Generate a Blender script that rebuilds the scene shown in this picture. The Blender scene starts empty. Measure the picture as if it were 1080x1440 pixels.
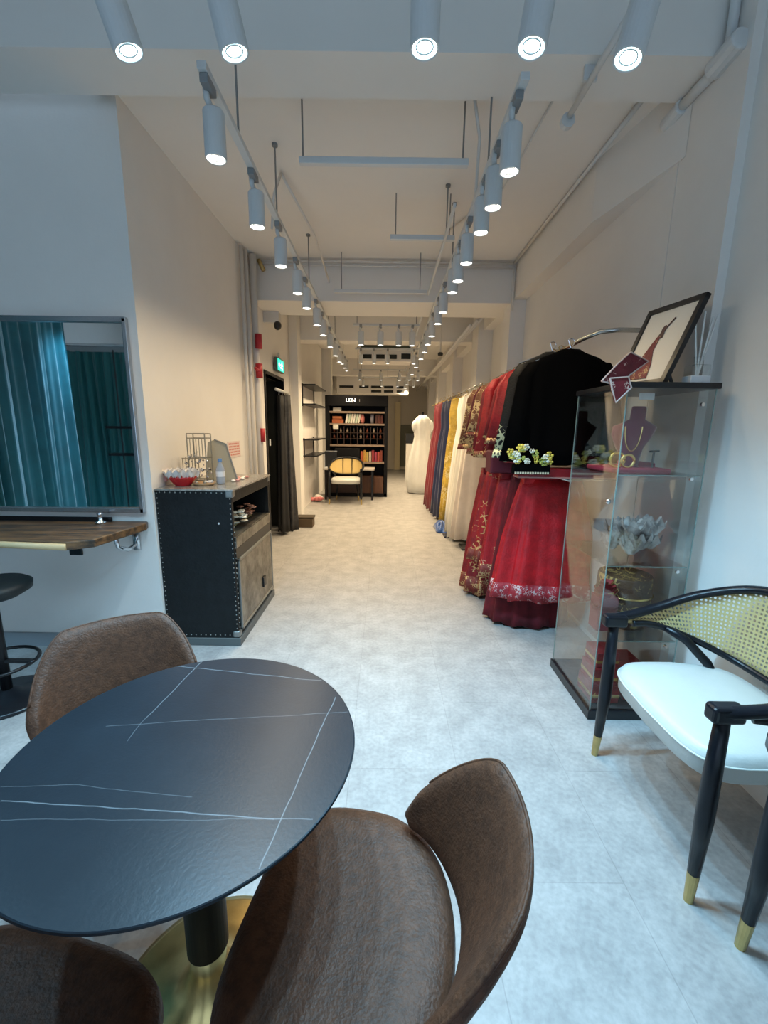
import bpy, bmesh, math, random
from mathutils import Vector, Matrix
R = math.radians
PI = math.pi
random.seed(7)
S = bpy.context.scene
COL = S.collection

# ------------------------------------------------------------------ camera
EYE = 1.43
PITCH, YAW, ROLL = 0.19433795, 0.00043342, 0.01325984
cp, sp, cy, sy = math.cos(PITCH), math.sin(PITCH), math.cos(YAW), math.sin(YAW)
fw = Vector((sy*cp, cy*cp, -sp)); rt0 = Vector((cy, -sy, 0)); up0 = rt0.cross(fw)
rt = rt0*math.cos(ROLL) + up0*math.sin(ROLL); up = up0*math.cos(ROLL) - rt0*math.sin(ROLL)
cam_d = bpy.data.cameras.new('camera'); cam = bpy.data.objects.new('camera', cam_d); COL.objects.link(cam)
cam_d.sensor_fit = 'VERTICAL'; cam_d.sensor_height = 24; cam_d.lens = 24*600/1440; cam_d.clip_start = 0.02
M = Matrix((rt, up, -fw)).transposed().to_4x4(); M.translation = (0, 0, EYE)
cam.matrix_world = M
S.camera = cam

# ------------------------------------------------------------------ world, exposure, lamp colours
w = bpy.data.worlds.new('world'); S.world = w; w.use_nodes = True
w.node_tree.nodes['Background'].inputs[0].default_value = (0.55, 0.75, 1.0, 1)
w.node_tree.nodes['Background'].inputs[1].default_value = 0.9
S.view_settings.view_transform = 'Standard'; S.view_settings.look = 'None'
S.view_settings.exposure = 1.25; S.view_settings.gamma = 1; S.view_settings.use_curve_mapping = False
COOL = (0.36, 0.72, 1.0); WARM = (1.0, 0.76, 0.46)
P_NEAR, P_LEFT, P_RIGHT, P_FAR = 42, 10.5, 7, 17

# ------------------------------------------------------------------ helpers
MATS = {}
def mat(name, col, rough=0.6, metal=0.0, var=0.0, vscale=6.0, col2=None, bump=0.0, bscale=40.0, emit=None, estr=0.0,
        trans=0.0, coat=0.0, sheen=0.0, spec=0.5, stretch=None):
    if name in MATS: return MATS[name]
    m = bpy.data.materials.new(name); m.use_nodes = True; MATS[name] = m
    nt = m.node_tree; p = nt.nodes['Principled BSDF']
    p.inputs['Base Color'].default_value = (*col, 1); p.inputs['Roughness'].default_value = rough
    p.inputs['Metallic'].default_value = metal; p.inputs['Specular IOR Level'].default_value = spec
    p.inputs['Coat Weight'].default_value = coat; p.inputs['Sheen Weight'].default_value = sheen
    p.inputs['Transmission Weight'].default_value = trans
    if emit: p.inputs['Emission Color'].default_value = (*emit, 1); p.inputs['Emission Strength'].default_value = estr
    tc = nt.nodes.new('ShaderNodeTexCoord'); mp = nt.nodes.new('ShaderNodeMapping')
    nt.links.new(tc.outputs['Object'], mp.inputs[0])
    if stretch: mp.inputs['Scale'].default_value = stretch
    if col2 is not None or var:
        n = nt.nodes.new('ShaderNodeTexNoise'); n.inputs['Scale'].default_value = vscale; n.inputs['Detail'].default_value = 5
        n.inputs['Roughness'].default_value = 0.65
        nt.links.new(mp.outputs[0], n.inputs[0])
        r = nt.nodes.new('ShaderNodeValToRGB')
        c2 = col2 if col2 is not None else tuple(max(0, c*(1-var)) for c in col)
        r.color_ramp.elements[0].color = (*c2, 1); r.color_ramp.elements[0].position = 0.36
        r.color_ramp.elements[1].color = (*col, 1); r.color_ramp.elements[1].position = 0.64
        nt.links.new(n.outputs[0], r.inputs[0]); nt.links.new(r.outputs[0], p.inputs['Base Color'])
    if bump:
        n = nt.nodes.new('ShaderNodeTexNoise'); n.inputs['Scale'].default_value = bscale; n.inputs['Detail'].default_value = 3
        nt.links.new(mp.outputs[0], n.inputs[0])
        b = nt.nodes.new('ShaderNodeBump'); b.inputs['Strength'].default_value = bump; b.inputs['Distance'].default_value = 0.01
        nt.links.new(n.outputs[0], b.inputs['Height']); nt.links.new(b.outputs[0], p.inputs['Normal'])
    return m

def embroidered(name, base, thread, z0=0.0, z1=0.35, scale=28.0, amount=0.5, metal=0.6, rough=0.55, allover=0.0, base2=None):
    """cloth with stitched metallic flowers, dense between generated heights z0..z1 (hem) and sparse above"""
    if name in MATS: return MATS[name]
    m = mat(name, base, rough, var=0.45, vscale=9, col2=base2, sheen=0.0, bump=0.4, bscale=90)
    nt = m.node_tree; p = nt.nodes['Principled BSDF']
    src = p.inputs['Base Color'].links[0].from_socket
    tc = nt.nodes.new('ShaderNodeTexCoord')
    v = nt.nodes.new('ShaderNodeTexVoronoi'); v.inputs['Scale'].default_value = scale; v.feature = 'DISTANCE_TO_EDGE'
    nz = nt.nodes.new('ShaderNodeTexNoise'); nz.inputs['Scale'].default_value = scale*0.35; nz.inputs['Detail'].default_value = 4
    nt.links.new(tc.outputs['Object'], v.inputs[0]); nt.links.new(tc.outputs['Object'], nz.inputs[0])
    sx = nt.nodes.new('ShaderNodeSeparateXYZ'); nt.links.new(tc.outputs['Generated'], sx.inputs[0])
    mr = nt.nodes.new('ShaderNodeMapRange'); mr.inputs[1].default_value = z0; mr.inputs[2].default_value = z1
    mr.inputs[3].default_value = amount; mr.inputs[4].default_value = allover
    nt.links.new(sx.outputs[2], mr.inputs[0])
    def math_(op, a, b):
        n = nt.nodes.new('ShaderNodeMath'); n.operation = op
        for i, q in enumerate((a, b)):
            if isinstance(q, float): n.inputs[i].default_value = q
            else: nt.links.new(q, n.inputs[i])
        return n.outputs[0]
    k = math_('ADD', nz.outputs[0], math_('MULTIPLY', v.outputs[0], -0.9))
    thr = math_('SUBTRACT', 0.78, math_('MULTIPLY', mr.outputs[0], 0.6))
    mask = math_('GREATER_THAN', k, thr)
    mx = nt.nodes.new('ShaderNodeMix'); mx.data_type = 'RGBA'
    nt.links.new(mask, mx.inputs[0]); nt.links.new(src, mx.inputs[6]); mx.inputs[7].default_value = (*thread, 1)
    nt.links.new(mx.outputs[2], p.inputs['Base Color'])
    nt.links.new(math_('MULTIPLY', mask, metal), p.inputs['Metallic'])
    return m

class B:
    def __init__(s): s.v = []; s.f = []; s.uv = {}
    def add(s, vs, fs):
        o = len(s.v); s.v += [tuple(v) for v in vs]; s.f += [tuple(i+o for i in f) for f in fs]; return s
    def box(s, x0, x1, y0, y1, z0, z1, m=None):
        vs = [Vector(p) for p in ((x0,y0,z0),(x1,y0,z0),(x1,y1,z0),(x0,y1,z0),(x0,y0,z1),(x1,y0,z1),(x1,y1,z1),(x0,y1,z1))]
        if m is not None: vs = [m @ v for v in vs]
        return s.add(vs, [(3,2,1,0),(4,5,6,7),(0,1,5,4),(1,2,6,5),(2,3,7,6),(3,0,4,7)])
    def tube(s, pts, r, n=10, cap=True):
        pts = [Vector(p) for p in pts]; k = len(pts)
        rs = r if isinstance(r, (list, tuple)) else [r]*k
        rings = []; prev = None
        for i, p in enumerate(pts):
            t = (pts[min(i+1, k-1)] - pts[max(i-1, 0)]).normalized()
            if prev is None:
                a = Vector((0,0,1)) if abs(t.z) < 0.9 else Vector((1,0,0)); u = t.cross(a).normalized()
            else:
                u = (prev - t*prev.dot(t)).normalized()
            prev = u; q = t.cross(u)
            rings.append([p + (u*math.cos(2*PI*j/n) + q*math.sin(2*PI*j/n))*rs[i] for j in range(n)])
        return s.loft(rings, cap)
    def loft(s, rings, cap=True, closed=True):
        n = len(rings[0]); vs = [p for r in rings for p in r]; fs = []
        for i in range(len(rings)-1):
            for j in range(n if closed else n-1):
                a = i*n+j; b = i*n+(j+1) % n; fs.append((a, b, b+n, a+n))
        if cap and closed: fs.append(tuple(range(n-1, -1, -1))); fs.append(tuple(range((len(rings)-1)*n, len(rings)*n)))
        return s.add(vs, fs)
    def lathe(s, prof, c=(0,0,0), n=24, cap=True):
        return s.loft([[(c[0]+r*math.cos(2*PI*j/n), c[1]+r*math.sin(2*PI*j/n), c[2]+z) for j in range(n)] for r, z in prof], cap)
    def prism(s, pts, d0, d1, axis='y'):
        def P(a, b, d): return {'y': (a, d, b), 'x': (d, a, b), 'z': (a, b, d)}[axis]
        return s.loft([[P(a, b, d0) for a, b in pts], [P(a, b, d1) for a, b in pts]])
    def grid(s, nu, nv, fn):
        vs = [fn(i/nu, j/nv) for j in range(nv+1) for i in range(nu+1)]
        return s.add(vs, [(j*(nu+1)+i, j*(nu+1)+i+1, (j+1)*(nu+1)+i+1, (j+1)*(nu+1)+i) for j in range(nv) for i in range(nu)])
    def blob(s, c, r, n=10):
        c = Vector(c); rx, ry, rz = r if isinstance(r, (tuple, list)) else (r, r, r)
        return s.loft([[(c.x+rx*math.sin(PI*i/n)*math.cos(2*PI*j/n), c.y+ry*math.sin(PI*i/n)*math.sin(2*PI*j/n), c.z-rz*math.cos(PI*i/n)) for j in range(n)]
                       for i in range(n+1) if True], False)
    def build(s, name, m, parent=None, smooth=False, bevel=0, solid=0, subsurf=0, loc=None, rot=None):
        me = bpy.data.meshes.new(name); me.from_pydata(s.v, [], s.f)
        bm = bmesh.new(); bm.from_mesh(me); bmesh.ops.recalc_face_normals(bm, faces=bm.faces); bm.to_mesh(me); bm.free()
        me.materials.append(m)
        o = bpy.data.objects.new(name, me); COL.objects.link(o)
        if parent: o.parent = parent
        if loc: o.location = loc
        if rot: o.rotation_euler = rot
        if smooth:
            for p in me.polygons: p.use_smooth = True
        if solid: md = o.modifiers.new('solid', 'SOLIDIFY'); md.thickness = solid; md.offset = 0
        if bevel:
            md = o.modifiers.new('bevel', 'BEVEL'); md.width = bevel; md.segments = 3; md.limit_method = 'ANGLE'
        if subsurf: md = o.modifiers.new('sub', 'SUBSURF'); md.levels = subsurf; md.render_levels = subsurf
        return o

def box(x0, x1, y0, y1, z0, z1): return B().box(x0, x1, y0, y1, z0, z1)
def tag(o, label, cat, group=None, kind=None):
    o['label'] = label; o['category'] = cat
    if group: o['group'] = group
    if kind: o['kind'] = kind
    return o
def thing(name, label, cat, loc=(0,0,0), rz=0, group=None):
    o = bpy.data.objects.new(name, None); COL.objects.link(o); o.location = loc; o.rotation_euler = (0, 0, rz)
    return tag(o, label, cat, group)
def struct(name, b, m, **k):
    o = b.build(name, m, **k); o['kind'] = 'structure'; return o
def copy_thing(o, label=None, group=None):
    def rec(a, par):
        c = a.copy(); COL.objects.link(c); c.parent = par
        for ch in a.children: rec(ch, c)
        return c
    c = rec(o, None)
    if label: c['label'] = label
    if group: c['group'] = group
    return c
def lerp(a, b, t): return a + (b-a)*t
def rm(rz, loc=(0,0,0)): return Matrix.Translation(loc) @ Matrix.Rotation(rz, 4, 'Z')

# ------------------------------------------------------------------ materials
m_wall = mat('wall_paint', (0.80, 0.775, 0.74), 0.75, var=0.05, vscale=1.5, bump=0.05, bscale=60)
m_ceil = mat('ceiling_paint', (0.79, 0.765, 0.73), 0.8, var=0.04, vscale=1.0)
m_white = mat('white_metal', (0.62, 0.64, 0.65), 0.4)
m_pipe = mat('pipe_paint', (0.68, 0.66, 0.63), 0.5)
m_black = mat('black_lacquer', (0.008, 0.009, 0.012), 0.3)
m_blackm = mat('black_metal', (0.01, 0.01, 0.012), 0.35, 0.3)
m_navywood = mat('dark_stained_wood', (0.005, 0.007, 0.012), 0.33, var=0.4, vscale=30, spec=0.35)
m_lam = mat('black_laminate', (0.004, 0.004, 0.005), 0.55, spec=0.2)
m_brass = mat('brushed_brass', (0.62, 0.47, 0.2), 0.3, 1.0, var=0.2, vscale=15)
m_chrome = mat('chrome', (0.75, 0.76, 0.78), 0.15, 1.0)
m_leather = mat('brown_leatherette', (0.105, 0.043, 0.022), 0.52, col2=(0.062, 0.026, 0.014), vscale=45, bump=0.25, bscale=160, spec=0.28)
m_cream = mat('white_leatherette', (0.58, 0.59, 0.56), 0.38, var=0.04, bump=0.08, bscale=120)
m_lamp = mat('lamp_glow_warm', (1, 1, 1), 0.5, emit=(1.0, 0.95, 0.82), estr=4)
m_lampc = mat('lamp_glow_cool', (1, 1, 1), 0.5, emit=(0.6, 0.92, 1.0), estr=3)
m_red = mat('red_paint', (0.45, 0.02, 0.03), 0.45)
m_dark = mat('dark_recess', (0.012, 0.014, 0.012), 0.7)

def glass_mat():
    m = bpy.data.materials.new('clear_glass'); m.use_nodes = True; nt = m.node_tree
    for n in list(nt.nodes): nt.nodes.remove(n)
    o = nt.nodes.new('ShaderNodeOutputMaterial'); t = nt.nodes.new('ShaderNodeBsdfTransparent'); g = nt.nodes.new('ShaderNodeBsdfGlossy')
    t.inputs[0].default_value = (0.975, 0.985, 0.98, 1); g.inputs['Roughness'].default_value = 0.03
    f = nt.nodes.new('ShaderNodeLayerWeight'); f.inputs[0].default_value = 0.5
    pw = nt.nodes.new('ShaderNodeMath'); pw.operation = 'POWER'; pw.inputs[1].default_value = 3.6; nt.links.new(f.outputs['Facing'], pw.inputs[0])
    a = nt.nodes.new('ShaderNodeMath'); a.operation = 'MULTIPLY_ADD'; a.inputs[1].default_value = 0.85; a.inputs[2].default_value = 0.06
    x = nt.nodes.new('ShaderNodeMixShader')
    nt.links.new(pw.outputs[0], a.inputs[0]); nt.links.new(a.outputs[0], x.inputs[0]); nt.links.new(t.outputs[0], x.inputs[1]); nt.links.new(g.outputs[0], x.inputs[2]); nt.links.new(x.outputs[0], o.inputs[0])
    return m
m_glass = glass_mat()
m_mirror = mat('mirror_silver', (0.86, 0.9, 0.9), 0.02, 1.0)

def floor_mat():
    m = mat('pale_stone_tiles', (0.46, 0.45, 0.44), 0.42, col2=(0.35, 0.345, 0.34), vscale=7, spec=0.45)
    nt = m.node_tree; p = nt.nodes['Principled BSDF']; src = p.inputs['Base Color'].links[0].from_socket
    tc = nt.nodes.new('ShaderNodeTexCoord')
    n = nt.nodes.new('ShaderNodeTexNoise'); n.inputs['Scale'].default_value = 55; n.inputs['Detail'].default_value = 6
    nt.links.new(tc.outputs['Object'], n.inputs[0])
    br = nt.nodes.new('ShaderNodeTexBrick'); br.offset = 0.5; br.inputs['Scale'].default_value = 1
    br.inputs['Brick Width'].default_value = 0.92; br.inputs['Row Height'].default_value = 0.46; br.inputs['Mortar Size'].default_value = 0.0018
    br.inputs['Color1'].default_value = (1, 1, 1, 1); br.inputs['Color2'].default_value = (0.95, 0.95, 0.95, 1); br.inputs['Mortar'].default_value = (0.8, 0.8, 0.8, 1)
    mp = nt.nodes.new('ShaderNodeMapping'); mp.inputs['Rotation'].default_value = (0, 0, R(90)); mp.inputs['Location'].default_value = (0.2, 0.13, 0)
    nt.links.new(tc.outputs['Object'], mp.inputs[0]); nt.links.new(mp.outputs[0], br.inputs[0])
    r = nt.nodes.new('ShaderNodeValToRGB'); r.color_ramp.elements[0].color = (0.84, 0.84, 0.84, 1); r.color_ramp.elements[0].position = 0.35
    r.color_ramp.elements[1].position = 0.62; nt.links.new(n.outputs[0], r.inputs[0])
    a = nt.nodes.new('ShaderNodeMix'); a.data_type = 'RGBA'; a.blend_type = 'MULTIPLY'; a.inputs[0].default_value = 1
    nt.links.new(src, a.inputs[6]); nt.links.new(r.outputs[0], a.inputs[7])
    b = nt.nodes.new('ShaderNodeMix'); b.data_type = 'RGBA'; b.blend_type = 'MULTIPLY'; b.inputs[0].default_value = 1
    nt.links.new(a.outputs[2], b.inputs[6]); nt.links.new(br.outputs[0], b.inputs[7]); nt.links.new(b.outputs[2], p.inputs['Base Color'])
    return m

# ------------------------------------------------------------------ room shell
XL, XR = -1.42, 1.46
XN = -4.6          # near zone left wall
YB = -3.2          # front wall behind the camera, its window added for cool light
YE = 15.1
CZ, CN = 3.12, 3.6
struct('floor', box(XN-0.1, 2.2, YB-0.1, YE+0.1, -0.1, 0), floor_mat())
struct('ceiling', box(XL-0.1, XR+0.1, 2.47, YE+0.1, CZ, CZ+0.1), m_ceil)
struct('ceiling_near', box(XN-0.1, 1.7, YB-0.1, 2.2, CN, CN+0.1), m_ceil)
struct('wall_mirror', box(XN-0.1, XL, 2.585, 2.75, 0, 3.35), m_wall)
# left wall with a doorway (5.15 .. 6.14)
wl = B(); wl.box(XL-0.1, XL, 2.75, 5.2, 0, CZ); wl.box(XL-0.1, XL, 6.12, YE, 0, CZ); wl.box(XL-0.1, XL, 5.2, 6.12, 2.04, CZ)
struct('wall_left', wl, m_wall)
struct('wall_right', box(XR, XR+0.1, 2.452, YE, 0, CZ), m_wall)
struct('wall_right_near', box(1.505, 1.65, YB, 2.06, 0, CN), m_wall)
struct('wall_right_pier', box(1.462, 1.65, 2.06, 2.45, 0, CN), m_wall)
struct('wall_left_near', box(XN-0.1, XN, YB, 2.585, 0, CN), m_wall)
struct('wall_far', box(XL, XR, YE, YE+0.1, 0, CZ), mat('far_wall_paint', (0.62, 0.57, 0.48), 0.8))
wf = B(); wf.box(XN, -3.6, YB-0.1, YB, 0, CN); wf.box(1.2, 1.65, YB-0.1, YB, 0, CN); wf.box(-3.6, 1.2, YB-0.1, YB, 2.7, CN); wf.box(-3.6, 1.2, YB-0.1, YB, 0, 0.15)
struct('wall_front', wf, m_wall)
win = struct('added_window_1', box(-3.6, 1.2, YB-0.06, YB-0.05, 0.15, 2.7), m_glass)  # unseen opening, added so cool sky light reaches the near zone
fr = B(); [fr.box(x-0.03, x+0.03, YB-0.09, YB-0.02, 0.15, 2.7) for x in (-3.57, -2.0, -0.4, 1.17)]
fr.build('added_window_frame', m_blackm, win)
# beams: the first one closes the higher near ceiling
struct('trim_1', box(XN, 1.55, 2.2, 2.47, 3.03, CN+0.1), m_ceil)
for i, y in enumerate((4.82, 6.87, 11.2, 13.6)):
    struct('trim_%d' % (i+2), box(XL, 1.33, y, y+(0.6 if i == 0 else 0.33), 2.73, CZ), m_ceil)
# boxed ledge along the top of the right wall, then piers
struct('trim_6', B().prism([(XR, 2.40), (XR, YE), (1.33, YE), (1.33, 3.1)], 2.76, CZ, 'z'), m_ceil)
for i, (y0, y1, x) in enumerate(((4.8, 5.05, 1.30), (6.2, 6.6, 1.26), (8.5, 8.9, 1.28), (10.7, 11.1, 1.28), (13.0, 13.4, 1.28))):
    struct('wall_right_column_%d' % (i+1), box(x, XR, y0, y1, 0, CZ), m_wall)
struct('trim_7', box(-1.42, -1.30, 6.6, 6.85, 0, CZ), m_wall)      # shallow pier behind the door
struct('trim_8', box(XL, -1.22, 9.9, 10.2, 0, CZ), m_wall)
m_base = mat('grey_skirting', (0.25, 0.27, 0.29), 0.5)
struct('baseboard_mirror', box(XN, XL-0.0, 2.57, 2.585, 0, 0.09), m_base)
struct('baseboard_right', box(1.49, 1.505, YB, 2.06, 0, 0.09), m_wall)
# doorway
door = struct('door_1', box(-2.1, -2.06, 5.2, 6.12, 0, 2.04), mat('dark_green_door', (0.02, 0.035, 0.028), 0.5))
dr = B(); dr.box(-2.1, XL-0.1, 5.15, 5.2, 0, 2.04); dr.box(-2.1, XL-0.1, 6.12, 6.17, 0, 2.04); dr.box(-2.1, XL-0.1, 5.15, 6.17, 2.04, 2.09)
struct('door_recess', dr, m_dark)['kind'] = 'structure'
df = B(); df.box(XL-0.1, XL+0.015, 5.17, 5.21, 0, 2.07); df.box(XL-0.1, XL+0.015, 6.11, 6.15, 0, 2.07); df.box(XL-0.1, XL+0.015, 5.17, 6.15, 2.04, 2.08)
df.build('door_frame', m_blackm, door, bevel=0.004)
box(XL+0.015, XL+0.02, 5.26, 5.31, 1.2, 1.28).build('switch', m_white, door)
# far door and its frame on the end wall
d2 = struct('door_2', box(0.55, 1.1, YE-0.02, YE-0.001, 0.1, 1.55), mat('far_green_panel', (0.16, 0.16, 0.12), 0.6))
box(0.35, 0.53, YE-0.14, YE-0.001, 0, 2.3).build('door_frame', mat('far_pale_frame', (0.7, 0.6, 0.38), 0.6), d2)

# ------------------------------------------------------------------ spotlights and tracks
def spot(loc, power, colr, glow, scale=1.0, tilt=(0,0), track_z=2.70, detail=True, label='', group=None, aim_r=True, light=True):
    t = thing('track_spotlight', label, 'spotlight', loc, 0, group)
    rx, ry = tilt; r = 0.041*scale; L = 0.165*scale
    rot = Matrix.Rotation(rx, 4, 'X') @ Matrix.Rotation(ry, 4, 'Y')
    pv = Vector((0, 0, L))
    T = Matrix.Translation(pv) @ rot @ Matrix.Translation(-pv)
    n = 24 if detail else 12
    hb = B().lathe([(r*0.9, L), (r, L-0.006), (r, 0.004), (r*0.98, 0), (r*0.86, 0.001), (r*0.84, 0.012)], n=n, cap=False)
    hb.add([(r*0.9*math.cos(2*PI*j/n), r*0.9*math.sin(2*PI*j/n), L) for j in range(n)], [tuple(range(n))])
    hb.v = [tuple(T @ Vector(v)) for v in hb.v]
    hb.build('housing', m_white, t, smooth=False)
    lb = B().lathe([(r*0.85, 0.010), (r*0.6, 0.014), (r*0.3, 0.020)], n=n)
    lb.v = [tuple(T @ Vector(v)) for v in lb.v]
    lb.build('lens', m_lampc if colr is COOL else m_lamp, t)
    if detail:
        rg = B().tube([(r*0.58*math.cos(2*PI*j/20), r*0.58*math.sin(2*PI*j/20), 0.006) for j in range(21)], r*0.05, 6)
        rg.v = [tuple(T @ Vector(v)) for v in rg.v]; rg.build('reflector_ring', MATS.get('grey_adapter') or mat('grey_adapter', (0.25, 0.26, 0.27), 0.5), t)
    if True:
        hz = track_z - loc[2]
        ab = B().tube([(0, 0.0, L-0.01), (-0.012, -0.03, L+0.025), (-0.012, -0.035, hz-0.02)], 0.012, 8)
        ab.build('arm', m_white, t, smooth=True)
        box(-0.016, 0.016, -0.085, 0.0, hz-0.035, hz-0.004).build('adapter', mat('grey_adapter', (0.25, 0.26, 0.27), 0.5), t, bevel=0.003)
    if light:
        ld = bpy.data.lights.new('spot_light', 'SPOT'); ld.energy = power; ld.color = colr; ld.spot_size = R(116 if colr is COOL else 150); ld.spot_blend = 1.0; ld.shadow_soft_size = 0.035
        lo = bpy.data.objects.new('spot_light', ld); COL.objects.link(lo); lo.parent = t
        p = T @ Vector((0, 0, -0.012)); lo.location = p; lo.rotation_euler = (rx, ry, 0)
    return t

def track(x0, y0, x1, y1, z, rods, label, top=CZ, w=0.017):
    L = math.hypot(x1-x0, y1-y0); a = math.atan2(y1-y0, x1-x0)
    t = thing('lighting_track', label, 'lighting track', (x0, y0, z), a)
    box(0, L, -w, w, -0.004, 0.022).build('rail', m_white, t, bevel=0.002)
    for d in rods:
        rb = B().tube([(d, 0, 0.02), (d, 0, top-z)], 0.005, 6); rb.lathe([(0.018, top-z-0.015), (0.018, top-z)], (d, 0, 0), 10)
        rb.build('hanging_rod', mat('rod_grey', (0.22, 0.22, 0.22), 0.5), t)
    return t
TZ = 2.70
track(-0.68, 1.82, -0.76, 8.6, TZ, (0.42, 1.16, 2.4, 3.9, 4.7, 6.1), 'long white lighting track hung on rods down the left side of the aisle')
track(0.50, 1.85, 0.55, 11.7, TZ, (0.6, 1.8, 3.7, 5.7, 7.9, 9.7), 'long white lighting track hung on rods down the right side of the aisle')
track(0.42, 3.0, 0.49, 11.7, TZ+0.1, (0.4, 2.5, 5.5, 8.5), 'thinner second white rail running just left of the right spotlight row', w=0.009)
track(-1.1, 1.45, 1.0, 1.45, 2.74, (0.3, 1.1, 1.9), 'near white lighting track carrying the five cool spotlights overhead', top=CN)
track(-3.4, 1.1, -1.6, 1.1, 2.74, (0.3, 1.5), 'unseen white track added to carry the extra lamps over the fitting area', top=CN)  # out of view, added only to hold the extra lamps below
names = {0: 'leftmost', 1: 'second from left', 2: 'middle', 3: 'second from right', 4: 'rightmost'}
for i, (x, y, z, tl) in enumerate([(-0.787, 1.426, 2.46, (R(6), R(-16))), (-0.473, 1.42, 2.46, (R(6), R(-12))), (0.096, 1.408, 2.46, (0, 0)), (0.413, 1.408, 2.46, (R(-2), R(8))), (0.716, 1.45, 2.46, (R(-4), R(14)))]):
    spot((x, y, z), P_NEAR, COOL, None, 1.0, tl, 2.74, True, 'cool bluish track spotlight, %s of five in the front row' % names[i])
for i, (x, y) in enumerate(((-3.3, 1.08), (-2.6, 1.08), (-1.75, 1.08))):  # unseen lamps added to brighten the teal curtains and near walls
    spot((x, y, 2.46), P_NEAR*0.8, COOL, None, 1.0, (0, R(12 if i == 0 else 0)), 2.74, True, 'unseen cool spotlight added to light the fitting area, %s of three' % ('leftmost', 'middle', 'rightmost')[i])
ordn = ['nearest', 'second', 'third', 'fourth', 'fifth', 'sixth', 'seventh', 'eighth', 'ninth', 'tenth', 'eleventh', 'twelfth']
for i, y in enumerate((1.92, 2.5, 3.057, 3.632, 4.061, 4.70, 5.19, 5.91, 6.6, 7.2)):
    spot((-0.68-(y-1.9)*0.0125, y, 2.46), P_LEFT, WARM, None, 1.0, (0, 0), TZ, i < 8,
         '%s warm white spotlight from the camera on the left track' % ordn[i], 'spotlights on the left track')
for i, y in enumerate((1.98, 2.267, 2.531, 2.965, 3.3, 3.561, 4.142, 4.572, 5.163, 5.656, 6.211, 6.8)):
    spot((0.495+(y-2)*0.008, y, 2.46), P_RIGHT*(0.8), WARM, None, 1.0, (0, 0), TZ, i < 9,
         '%s warm white spotlight from the camera on the right track' % ordn[i], 'spotlights on the right track')
for i, y in enumerate((7.7, 8.7, 9.7, 10.7, 11.7)):
    spot((-0.62+i*0.03 if False else 0.52, y, 2.46), P_FAR, WARM, None, 1.0, (0, 0), TZ, False, 'tiny warm white spotlight far down the right track, %s of five' % ordn[i], 'far spotlights on the right track')
for i, y in enumerate((7.7, 8.2, 8.6)):
    spot((-0.75, y, 2.5), P_FAR, WARM, None, 0.9, (0, 0), TZ, False, 'tiny warm white spotlight at the far end of the left track, %s of three' % ordn[i], 'far spotlights on the left track')
# cross rows
track(-0.42, 5.75, 0.42, 5.75, 2.70, (0.05, 0.8), 'short white cross track with four spotlights past the first far beam')
for i, x in enumerate((-0.319, -0.072, 0.16, 0.331)):
    spot((x, 5.74, 2.46), P_FAR*0.8, WARM, None, 1.0, (0, 0), 2.70, True, 'warm white spotlight on the first cross row in the aisle, %s' % ['leftmost', 'second from left', 'second from right', 'rightmost'][i], 'spotlights on the first cross row')
track(-0.5, 7.3, 0.55, 7.3, 2.68, (0.05, 1.0), 'short white cross track with small spotlights deeper in the aisle')
for i, x in enumerate((-0.405, -0.19, 0.03, 0.45)):
    spot((x, 7.29, 2.46), P_FAR*0.8, WARM, None, 0.8, (0, 0), 2.68, False, 'small warm white spotlight on the second cross row in the aisle, %s' % ['leftmost', 'second from left', 'second from right', 'rightmost'][i], 'spotlights on the second cross row')
for i, y in enumerate((9.6, 11.0)):
    track(-0.7, y, 0.8, y, 2.65, (0.1, 0.75, 1.4), 'far white cross track ' + ('behind the first ceiling vents' if i == 0 else 'nearest the end wall'))
    for k, x in enumerate((-0.55, -0.1, 0.3, 0.7)):
        spot((x, y-0.01, 2.44), P_FAR, WARM, None, 0.9, (0, 0), 2.65, False, 'tiny spotlight on the %s far cross row, %s from the left' % (('nearer', 'farther')[i], ordn[k].replace('nearest', 'first')), 'spotlights on the farthest cross rows')

# hanging tubes (empty rails) across the aisle
def rail_tube(x0, x1, y, z, rods, label):
    t = thing('hanging_rail', label, 'rail', (x0, y, z))
    rb = box(0, x1-x0, -0.018, 0.018, -0.012, 0.022); rb.build('tube', m_white, t, bevel=0.004)
    for r in rods: B().tube([(r-x0, 0, 0.02), (r-x0, 0, CZ-z)], 0.005, 6).build('hanging_rod', MATS['rod_grey'], t)
rail_tube(-0.48, 0.43, 2.62, 2.83, (-0.46, 0.40), 'nearest empty white rail hung across the aisle below the ceiling')
rail_tube(0.02, 0.50, 3.52, 2.82, (0.06, 0.46), 'short empty white rail across the right half of the ceiling')
rail_tube(-0.52, 0.40, 4.6, 2.76, (-0.45, 0.33), 'third empty white rail hung across the aisle in front of the first far beam')

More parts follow.
